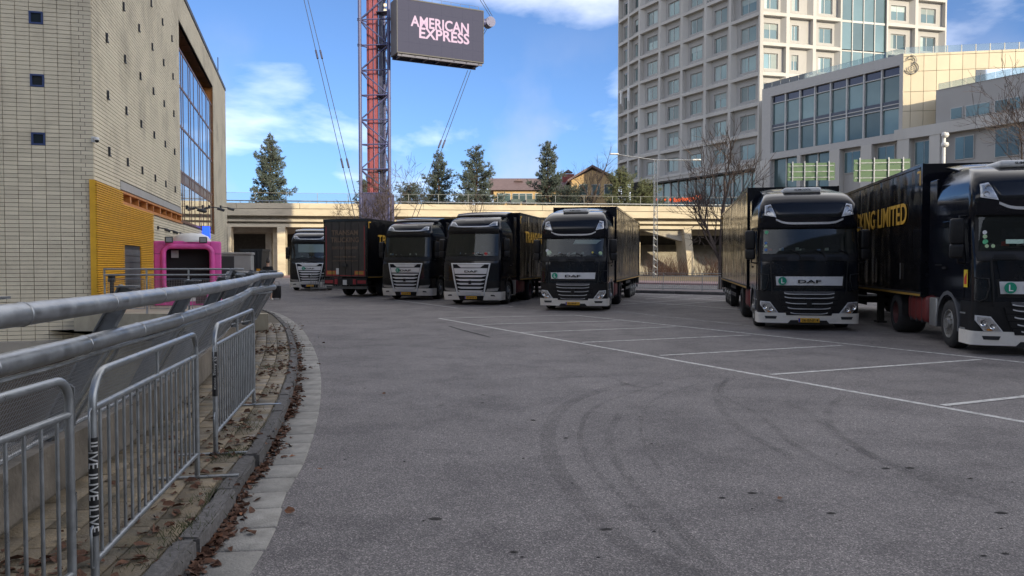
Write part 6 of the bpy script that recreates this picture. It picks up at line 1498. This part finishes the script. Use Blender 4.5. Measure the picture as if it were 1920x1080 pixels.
# antenna boxes on the left edge
for px, py in ((1169, 184), (1183, 178)):
    c2 = onplane(px, py, P1, UC); p2 = P1 + UC*c2[0]; q = MB(); q.box(-.18, .18, -.7, -.4, -1.2, 1.2); q.tube([(0, -.3, -1.6), (0, -.3, 1.6)], .06, 6); o = q.build('antenna', m_white, ot); o.location = (p2.x-TC.x, p2.y-TC.y, c2[1]); o.rotation_euler = (0, 0, rzL)

# ------------------------------------------------------------------ lower office with the glazed front
E0 = Vector((36.2, 112, 0)); UF3 = Vector((.487, -.873, 0)).normalized()
ob_ = thing('low_office', 'lower office with a slanting glazed front and a cream wall bearing a 3 emblem', 'building', E0, math.atan2(UF3.y, UF3.x))
fp3 = lambda px, py: onplane(px, py, E0, UF3)
dc = fp3(1693, 150)[0]; zroof = fp3(1685, 103)[1]; zgt = fp3(1684, 123)[1]; zg1 = fp3(1684, 196)[1]; zg2 = fp3(1684, 249)[1]; zg0 = fp3(1684, 194)[1]
gA = fp3(1445, 200)[0]; gB = fp3(1685.5, 200)[0]
W3 = MB(); W3.box(0, gA, 0, 14, 0, zroof); W3.box(gA, gB, 0, .6, zgt, zroof); W3.box(gB, dc, 0, 14, zg2, zroof); W3.box(gA, gB, 1.2, 14, zg2-.3, zroof-.2); W3.box(gA, gB, 0, 1.2, zg2-.9, zg2); W3.build('upper_wall', M('grey_precast_office', (.40, .39, .37), .75, var=.06), ob_)
eg = [gA + (gB-gA)*k/8 for k in range(9)]
zs_ = [zg2, (zg1+zg2)/2 + (zg1-zg2)*.42, zg0 + .3, zgt]
mid = zg2 + (zgt-zg2)*.44
for i in range(8):
    for (za, zb2) in ((zg2+.1, mid-.45), (mid+.45, zgt-1.1), (zgt-1.0, zgt-.05)):
        q = MB(); q.box(eg[i]+.1, eg[i+1]-.1, .45, .5, za, zb2); q.build('glass_pane', m_glass if zb2 < zgt-.5 else M('dark_glass', (.03, .04, .07), .05, metal=.4), ob_)
    q = MB(); q.box(eg[i]+.1, eg[i+1]-.1, .3, .6, mid-.45, mid+.0); q.build('spandrel', M('blue_spandrel', (.06, .075, .10), .4), ob_)
    q = MB(); q.box(eg[i]+.1, eg[i+1]-.1, .25, .62, mid+.0, mid+.45); q.build('spandrel', m_frame_w if False else M('blue_spandrel2', (.045, .055, .085), .4), ob_)
for i in range(9): q = MB(); q.box(eg[i]-.1, eg[i]+.1, .15, .6, zg2, zgt); q.build('mullion', m_frame_w, ob_)
for z in (mid-.45, mid+.0, zgt-1.05): q = MB(); q.box(gA, gB, .2, .55, z-.05, z+.06); q.build('transom', m_frame_w, ob_)
q = MB(); q.box(gA, gB, .62, .7, zg2, zgt); q.build('room_dark', M('office_dark', (.02, .03, .035), .8), ob_)
# lower storey
zl0 = 3.0; L3 = 52.0; zled = fp3(1693, 238)[1]
lowers = []
def win3(pa, pb, ya, yb):
    a, z1_ = fp3(pa, ya); b2, z0_ = fp3(pb, yb); return a, b2, z0_, z1_
g_low = [(fp3(1444, 320)[0], fp3(1493, 300)[0]), (fp3(1502, 310)[0], fp3(1554, 290)[0])]
zlo_t = fp3(1500, 288)[1]; zlo_b = fp3(1500, 346)[1]
W4 = MB(); W4.box(0, L3, .9, 14, 0, zg2-.9)
W4.build('lower_wall', m_pcd, ob_)
for (a, b2) in g_low:
    n = 2; 
    for k in range(n): q = MB(); q.box(a+(b2-a)*k/n+.06, a+(b2-a)*(k+1)/n-.06, .8, .88, zlo_b-4, zlo_t); q.build('glass_pane', m_glass, ob_)
    for k in range(n+1): x = a+(b2-a)*k/n; q = MB(); q.box(x-.07, x+.07, .65, .88, zlo_b-4, zlo_t); q.build('mullion', m_frame_w, ob_)
for px0, px1 in ((1425, 1442), (1494.5, 1501), (1555, 1574), (1614, 1634), (1682, 1704), (1742, 1762)):
    a = fp3(px0, 300)[0]; b2 = fp3(px1, 300)[0]; q = MB(); q.box(a, b2, -.05, .9, 2, zg2-.9); q.build('pier', m_pc, ob_)
for (a, b2, y0, y1) in ((1576, 1606, 285, 322), (1638, 1670, 275, 318), (1708, 1743, 265, 306), (1783, 1818, 256, 296), (1858, 1905, 240, 290)):
    x0, z1_ = fp3(a, (y0+y0)/2); x1, z0_ = fp3(b2, y1); q = MB(); q.box(x0, x1, .78, .86, z0_, z1_); q.box(x0, x0, 0, 0, 0, 0) if False else None; wq = q.build('window', m_frame_w, ob_)
    for k in range(2): q = MB(); q.box(x0+.08+(x1-x0-.08)*k/2, x0+(x1-x0-.08)*(k+1)/2, .74, .78, z0_+.1, z1_-.1); q.build('pane', m_glass, wq)
q = MB(); q.box(gB-.5, L3, -.12, .9, zg2-.9, zled-.25); q.build('ledge', m_pc, ob_)
# grey wing past the cream wall
dw = fp3(1752, 200)[0]; zw = (fp3(1752, 170)[1] + fp3(1915, 137)[1])/2
q = MB(); q.box(dw, L3, .3, 14, zled-.25, zw); q.build('wing_wall', m_pcd, ob_)
for k, (a, b2) in enumerate(((1780, 1803), (1808, 1855), (1862, 1888), (1890, 1912), (1920, 1960))):
    x0 = fp3(a, 200)[0]; x1 = fp3(b2, 200)[0]; z1_ = fp3(1800, 199)[1]; z0_ = fp3(1800, 222)[1]; q = MB(); q.box(x0, x1, .22, .3, z0_, z1_); wq = q.build('window', m_frame_w, ob_); q = MB(); q.box(x0+.1, x1-.1, .18, .22, z0_+.1, z1_-.1); q.build('pane', m_glass, wq)
# cream panelled wall turned to the sun, with emblem
CR = E0 + UF3*dc; UN = Vector((.984, -.178, 0)).normalized(); LN = 30.0
cw_ = thing('x', 'x', 'x'); bpy.data.objects.remove(cw_)
m_cream = M('cream_panel', (.60, .52, .37), .7, var=.05, scale=.5, rand=.04)
rzN = math.atan2(UN.y, UN.x) - ob_.rotation_euler.z
def Npart(name, x0, x1, y0, y1, z0, z1, mat, parent=ob_):
    q = MB(); q.box(x0, x1, y0, y1, z0, z1); o = q.build(name, mat, parent); o.location = (dc, 0, 0); o.rotation_euler = (0, 0, rzN); return o
Npart('cream_backing', .02, LN, .08, 8, zled-1, zroof-.05, M('panel_gap', (.2, .17, .12), .9))
px_n = lambda x, y: onplane(x, y, CR, UN)
rowz = [zled-1, px_n(1710, 171)[1], px_n(1710, 134)[1], px_n(1710, 104)[1], zroof]
rowz = [zled-1.0, px_n(1720, 208)[1], px_n(1720, 171.5)[1], px_n(1720, 133.5)[1], px_n(1720, 105)[1], px_n(1720, 100)[1]]
cw0 = px_n(1734, 130)[0] - px_n(1710, 130)[0]
for j in range(len(rowz)-1):
    x = 0
    k = 0
    while x < LN-.5:
        w = cw0*(.62 if k == 0 else 1); Npart('cream_panel', x+.025, x+w-.025, 0, .08, rowz[j]+.025, rowz[j+1]-.025, m_cream); x += w; k += 1
cx0, cz0 = px_n(1829, 147); cx1, cz1 = px_n(1895, 127)
Npart('clerestory_pane', cx0, cx0+8, -.02, .02, cz0-1.2, cz0+1.0, M('clerestory', (.5, .55, .6), .03, metal=.8))
# emblem: a 3 drawn with ribbons
ce, cz = px_n(1709, 120); em = MB()
def arc(c, r, a0, a1, n=14): return [(c[0]+r*math.cos(R(a0+(a1-a0)*k/n)), -.16, c[1]+r*math.sin(R(a0+(a1-a0)*k/n))) for k in range(n+1)]
em.tube(arc((0, .45), .52, 165, -80), .055, 6); em.tube(arc((.05, -.5), .68, 85, -170), .065, 6); em.tube(arc((.05, -.5), .45, 85, -200), .035, 6); em.tube([(-.75, -.16, .35), (-.3, -.16, .55), (.2, -.16, .62), (.35, -.16, .4)], .045, 6); em.tube(arc((0, -.45), .22, 0, 330), .03, 6)
o = em.build('emblem', M('emblem_grey', (.22, .21, .19), .4, metal=.3), ob_, smooth=60); pe = CR + UN*ce - E0; ang = ob_.rotation_euler.z
loc = Matrix.Rotation(-ang, 3, 'Z') @ Vector((pe.x, pe.y, 0)); o.location = (loc.x, loc.y, cz); o.rotation_euler = (0, 0, rzN)
# glass balustrades on the roofs
m_bal = pane_mat('balustrade_glass', (.80, .86, .84), .10)
hb = px_n(1720, 87)[1] - rowz[-1]
for k in range(14):
    x0 = dc*k/14; q = MB(); q.box(x0+.04, x0+dc/14-.04, .25, .28, zroof+.05, zroof+hb); q.build('balustrade_pane', m_bal, ob_)
    q = MB(); q.box(x0-.02, x0+.02, .24, .3, zroof, zroof+hb*.4); q.build('balustrade_clip', m_galv, ob_)
for k in range(16):
    x0 = .3 + k*1.55; Npart('balustrade_pane', x0+.06, x0+1.49, .25, .28, zroof, zroof+hb, m_bal); Npart('balustrade_post', x0-.05, x0+.05, .22, .32, zroof-.05, zroof+hb, m_frame_w)
for k in range(14):
    x0 = dw+.1 + k*1.6; q = MB(); q.box(x0+.03, x0+1.57, .5, .53, zw, zw+hb); q.build('balustrade_pane', m_bal, ob_)
q = MB(); q.box(0, dc, .0, .8, zroof, zroof+.05); q.box(dw, L3, .25, .8, zw, zw+.06); q.build('coping', m_grey, ob_)
# white camera mast beside the wing
cm_ = thing('camera_mast', 'white mast with two camera housings in front of the pale office', 'mast', (PY(1766, 480, 76).x, 76, 0)); hm = PY(1766, 248, 76).z
q = MB(); q.tube([(0, 0, 0), (0, 0, hm)], .16, 10); q.build('pole', m_white, cm_, smooth=60)
for py in (254, 272): z = PY(1766, py, 76).z; q = MB(); q.lathe([(.001, .25), (.3, .22), (.36, 0), (.25, -.2), (.001, -.25)], (.05, -.1, z), (0, 0, 1), 14); q.build('camera_housing', m_white, cm_, smooth=60)

# ------------------------------------------------------------------ backs of the green road signs on the bridge
m_sgreen = M('sign_back_green', (.075, .14, .065), .55, var=.12)
for (x0, x1, y0, y1, rzz, lab, nb) in ((1477, 1561, 306, 339, -8, 'smaller green road sign seen from behind, left of the pair', 5), (1601, 1700, 299, 341, -8, 'larger green road sign seen from behind, nearer the right', 6)):
    A = PY(x0, y0, 84); B = PY(x1, y1, 84); t = thing('road_sign', lab, 'sign', (A.x, 84, 0), R(rzz), 'green road signs seen from behind'); w = B.x-A.x; zt_ = A.z; zb2 = B.z
    n = 4
    for k in range(n): q = MB(); q.box(0, w, 0, .06, zb2+(zt_-zb2)*k/n+.015, zb2+(zt_-zb2)*(k+1)/n-.015); q.build('sign_plank', m_sgreen, t)
    for k in range(4): x = w*(k+.4)/3.9; q = MB(); q.box(x-.06, x+.06, -.16, -.02, 0 if k in (1, 2) else zb2-.1, zt_+.15); q.build('upright', m_galv, t)
    for k in range(3): z = zb2+(zt_-zb2)*(k+.5)/3; q = MB(); q.box(.1, w-.1, -.06, -.01, z-.04, z+.04); q.build('stiffener', m_galv, t)

# ------------------------------------------------------------------ unseen arena block behind the camera, stepped and sized to shade the parking
ar = thing('arena_shade_block', 'large unseen stepped arena block added behind the viewer to shade the parking', 'building', (60, -90, 0))
m_ar = M('arena_wall', (.30, .29, .28), .7, var=.1, scale=.3)
q = MB(); q.box(-25, 31, -50, 0, 0, 67); q.build('tall_block', m_ar, ar)
q = MB(); q.box(31.02, 190, -50, 0, 0, 54); q.build('long_block', m_ar, ar)
q = MB(); q.box(-190, -25.02, 10, 40, 0, 33); q.build('low_block', M('arena_dark', (.17, .165, .155), .7, var=.1, scale=.3), ar)  # unseen low wing added to darken reflections in the truck fronts
for j in range(3):
    for i in range(16):
        w = MB(); w.box(-188 + i*10, -181 + i*10, 40.0, 40.05, 4+j*9, 9+j*9); w.build('window', m_glass, ar)
for j in range(6):
    for i in range(20):
        w = MB(); x = -22 + i*10.5; w.box(x, x+6.5, .0, .05, 4+j*8, 8.4+j*8); w.build('window', m_glass, ar)
